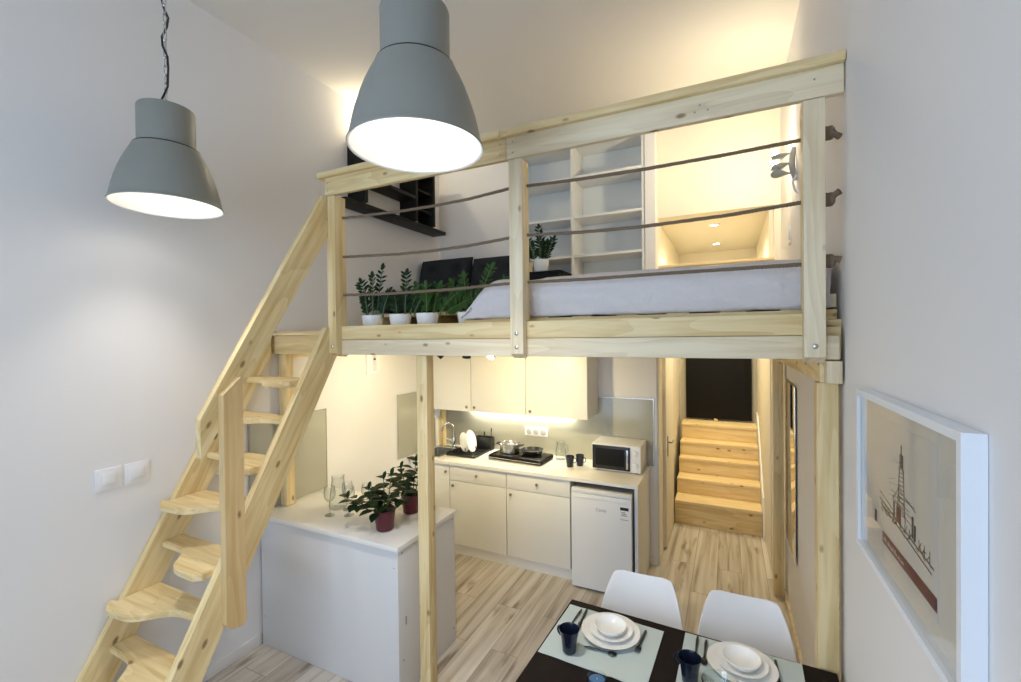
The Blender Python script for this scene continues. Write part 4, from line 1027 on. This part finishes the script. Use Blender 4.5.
def tumbler(x, y, lab):
    t = thing('tumbler', lab, 'cup', (x, y, MZ), 'navy cups on the table')
    lathe_obj('cup', NAVY, t, (x, y, MZ), [(0, 0), (.026, 0), (.029, .004), (.0315, .038), (.0345, .062), (.0425, .092), (.044, .097), (.042, .0975), (.040, .092), (.032, .061), (.027, .008), (0, .006)], 32)
    bm = bmesh.new(); a = R(165); pts = []
    for i in range(9):
        q = -math.pi / 2 + math.pi * i / 8; rr = .039 + .020 * math.cos(q); pts.append((rr * math.cos(a), rr * math.sin(a), .072 + .02 * math.sin(q)))
    tube(bm, pts, .0042, 7, cap=False); obj('handle', bm, NAVY, t, (x, y, MZ), smooth=True)
tumbler(-.622 * S, 1.838 * S, 'tall navy cup on the left placemat'); tumbler(-.142 * S, 1.870 * S, 'tall navy cup on the right placemat')

def cut_knife(bm, L):
    tube(bm, [(0, 0, .004), (0, L * .25, .0045), (0, L * .48, .004)], [.005, .0065, .005], 8, flat=.55)
    tube(bm, [(0, L * .47, .0035), (0, L * .6, .0035), (.001, L * .9, .003), (.002, L, .003)], [.004, .009, .009, .002], 8, flat=.15)
def cut_spoon(bm, L):
    tube(bm, [(0, 0, .004), (0, L * .15, .005), (0, L * .5, .005), (0, L * .72, .0055)], [.004, .0062, .004, .003], 8, flat=.55)
    tube(bm, [(0, L * .71, .005), (0, L * .77, .004), (0, L * .87, .0035), (0, L * .96, .004), (0, L, .005)], [.003, .011, .0155, .011, .003], 10, flat=.28)
def cut_fork(bm, L):
    tube(bm, [(0, 0, .004), (0, L * .15, .005), (0, L * .5, .005), (0, L * .7, .0055)], [.004, .0062, .004, .003], 8, flat=.55)
    tube(bm, [(0, L * .69, .005), (0, L * .74, .004), (0, L * .80, .004)], [.003, .010, .0115], 8, flat=.25)
    for k in range(4): tube(bm, [((k - 1.5) * .0062, L * .79, .004), ((k - 1.5) * .006, L * .9, .0035), ((k - 1.5) * .0055, L, .005)], [.0023, .002, .0012], 6)
def cutlery(kind, a, b, L, lab):
    bm = bmesh.new(); {'knife': cut_knife, 'spoon': cut_spoon, 'fork': cut_fork}[kind](bm, L)
    a = Vector((a[0] * S, a[1] * S)); b = Vector((b[0] * S, b[1] * S)); d = b - a
    tag(obj('table_' + kind, bm, BLK, None, (a.x, a.y, MZ), smooth=True, rot=(0, 0, math.atan2(d.y, d.x) - math.pi / 2), sharp=60), lab, kind, 'black cutlery on the table')
cutlery('knife', (-.636, 2.154), (-.633, 1.99), .19, 'black knife with thick handle beside the left plate')
cutlery('fork', (-.660, 2.14), (-.668, 2.02), .19, 'black fork next to the knife at the left placemat edge')
cutlery('spoon', (-.57, 1.888), (-.432, 1.896), .138, 'black spoon lying below the left plate')
cutlery('fork', (-.346, 2.109), (-.358, 1.943), .165, 'black fork right of the left plate')
cutlery('fork', (-.13, 2.164), (-.131, 2.05), .19, 'black fork behind the right navy cup')
cutlery('spoon', (-.094, 2.153), (-.099, 1.99), .165, 'black spoon left of the right plate')
cutlery('knife', (.169, 2.137), (.168, 2.02), .19, 'black knife right of the right plate')
# clear glass and candle
lathe_obj('x', GLASS, None, (0, 0, 0), [(0, 0), (.03, 0), (.033, .004), (.046, .07), (.055, .095)], 8)
bpy.data.objects.remove(bpy.data.objects['x'])
bm = bmesh.new(); lathe(bm, [(0, .0), (.034, .0), (.038, .004), (.052, .06), (.065, .099), (.0665, .101), (.065, .1005), (.05, .06), (.035, .008), (0, .006)], 40)
tag(obj('glass_bowl', bm, GLASS, None, (-.03, 1.768, TT + .001), smooth=True), 'clear wide drinking glass at the bottom edge in front of the right plate', 'glass')
CD = thing('candle_holder', 'small glass holder with a blue candle at the table front', 'candle', (-.455, 1.665, TT))
lathe_obj('glass', GLASS, CD, (-.455, 1.665, TT + .001), [(0, 0), (.028, 0), (.031, .003), (.034, .058), (.035, .06)], 32)
lathe_obj('wax', BLUEW, CD, (-.455, 1.665, TT + .003), [(0, 0), (.027, 0), (.030, .003), (.031, .042), (0, .044)], 32)
bm = bmesh.new(); tube(bm, [(0, 0, 0), (.001, 0, .008)], .001, 5); obj('wick', bm, CERAM, CD, (-.455, 1.665, TT + .046))

# ------------------------------------------------------------------ lights
def light(name, typ, loc, energy, col, rot=None, **kw):
    d = bpy.data.lights.new(name, typ); d.energy = energy; d.color = col
    for k, v in kw.items(): setattr(d, k, v)
    o = bpy.data.objects.new(name, d); o.location = loc
    if rot is not None: o.rotation_euler = rot
    COL.objects.link(o); return o
WARM = (1, .86, .58); YEL = (1, .85, .50); NEU = (1, .93, .84); COOL = (.64, .81, 1)
for (x, y, z0), pw_, an in zip(LP, (38, 85), (84, 108)):
    light('pendant_light', 'SPOT', (x, y, z0 + .10), pw_, NEU, (0, 0, 0), spot_size=R(an), spot_blend=1., shadow_soft_size=.06)
light('window_daylight', 'AREA', ((wx0 + wx1) / 2, YF - .3, (wz0 + wz1) / 2), 90, COOL, (R(90), 0, 0), shape='RECTANGLE', size=2.2, size_y=2.5)
light('spot_light', 'SPOT', (-1.53, 2.87, 1.93), 75, (1, .82, .44), (R(62), 0, R(8)), spot_size=R(120), spot_blend=1., shadow_soft_size=.04)
light('spot_light', 'SPOT', (-1.985, 2.87, 1.93), 52, (1, .88, .58), (R(8), R(62), 0), spot_size=R(125), spot_blend=1., shadow_soft_size=.04)
light('led_light', 'AREA', (-1.94, 4.2, 1.338), 7, (1, .92, .70), (0, 0, 0), shape='RECTANGLE', size=1.15, size_y=.02)
light('sconce_light', 'SPOT', (XR - .18, 3.56, 3.29), 24, WARM, (R(82), 0, R(22)), spot_size=R(150), spot_blend=1., shadow_soft_size=.04)
light('sconce_light', 'SPOT', (XR - .18, 3.54, 3.22), 30, WARM, (R(150), 0, R(30)), spot_size=R(150), spot_blend=1., shadow_soft_size=.04)
light('sconce_light', 'POINT', (XR - .18, 3.56, 3.26), 3, WARM, shadow_soft_size=.04)
light('uplight_light', 'POINT', (XL + .075, 3.15, 3.95), 16, WARM, shadow_soft_size=.03)
for y in (4.97, 6.0): light('downlight_light', 'SPOT', (-.12, y, 3.18), 80, (1, .88, .60), (0, 0, 0), spot_size=R(150), spot_blend=.9, shadow_soft_size=.04)
w = bpy.data.worlds.new('World'); scn.world = w; w.use_nodes = True
w.node_tree.nodes['Background'].inputs[0].default_value = (.75, .86, 1, 1); w.node_tree.nodes['Background'].inputs[1].default_value = 1.0

# ------------------------------------------------------------------ camera
yaw, pitch, roll, fpx = .449224058, 9.68203397e-03, -1.12792290e-02, 451.1636
f = Vector((-math.sin(yaw) * math.cos(pitch), math.cos(yaw) * math.cos(pitch), -math.sin(pitch)))
r0 = Vector((math.cos(yaw), math.sin(yaw), 0)); u0 = r0.cross(f)
rr = r0 * math.cos(roll) + u0 * math.sin(roll); uu = -r0 * math.sin(roll) + u0 * math.cos(roll)
cd = bpy.data.cameras.new('camera'); cd.sensor_width = 36; cd.lens = fpx / 1021 * 36; cd.clip_start = .02
co = bpy.data.objects.new('camera', cd); COL.objects.link(co)
M = Matrix((rr, uu, -f)).transposed().to_4x4(); M.translation = (0, 0, 2.1); co.matrix_world = M
scn.camera = co
vs = scn.view_settings
vs.view_transform = 'Standard'; vs.look = 'None'; vs.gamma = 1; vs.use_curve_mapping = False; vs.exposure = 0.0
scn.cycles.max_bounces = 10; scn.cycles.diffuse_bounces = 6; scn.cycles.transparent_max_bounces = 16; scn.cycles.caustics_reflective = False; scn.cycles.caustics_refractive = False
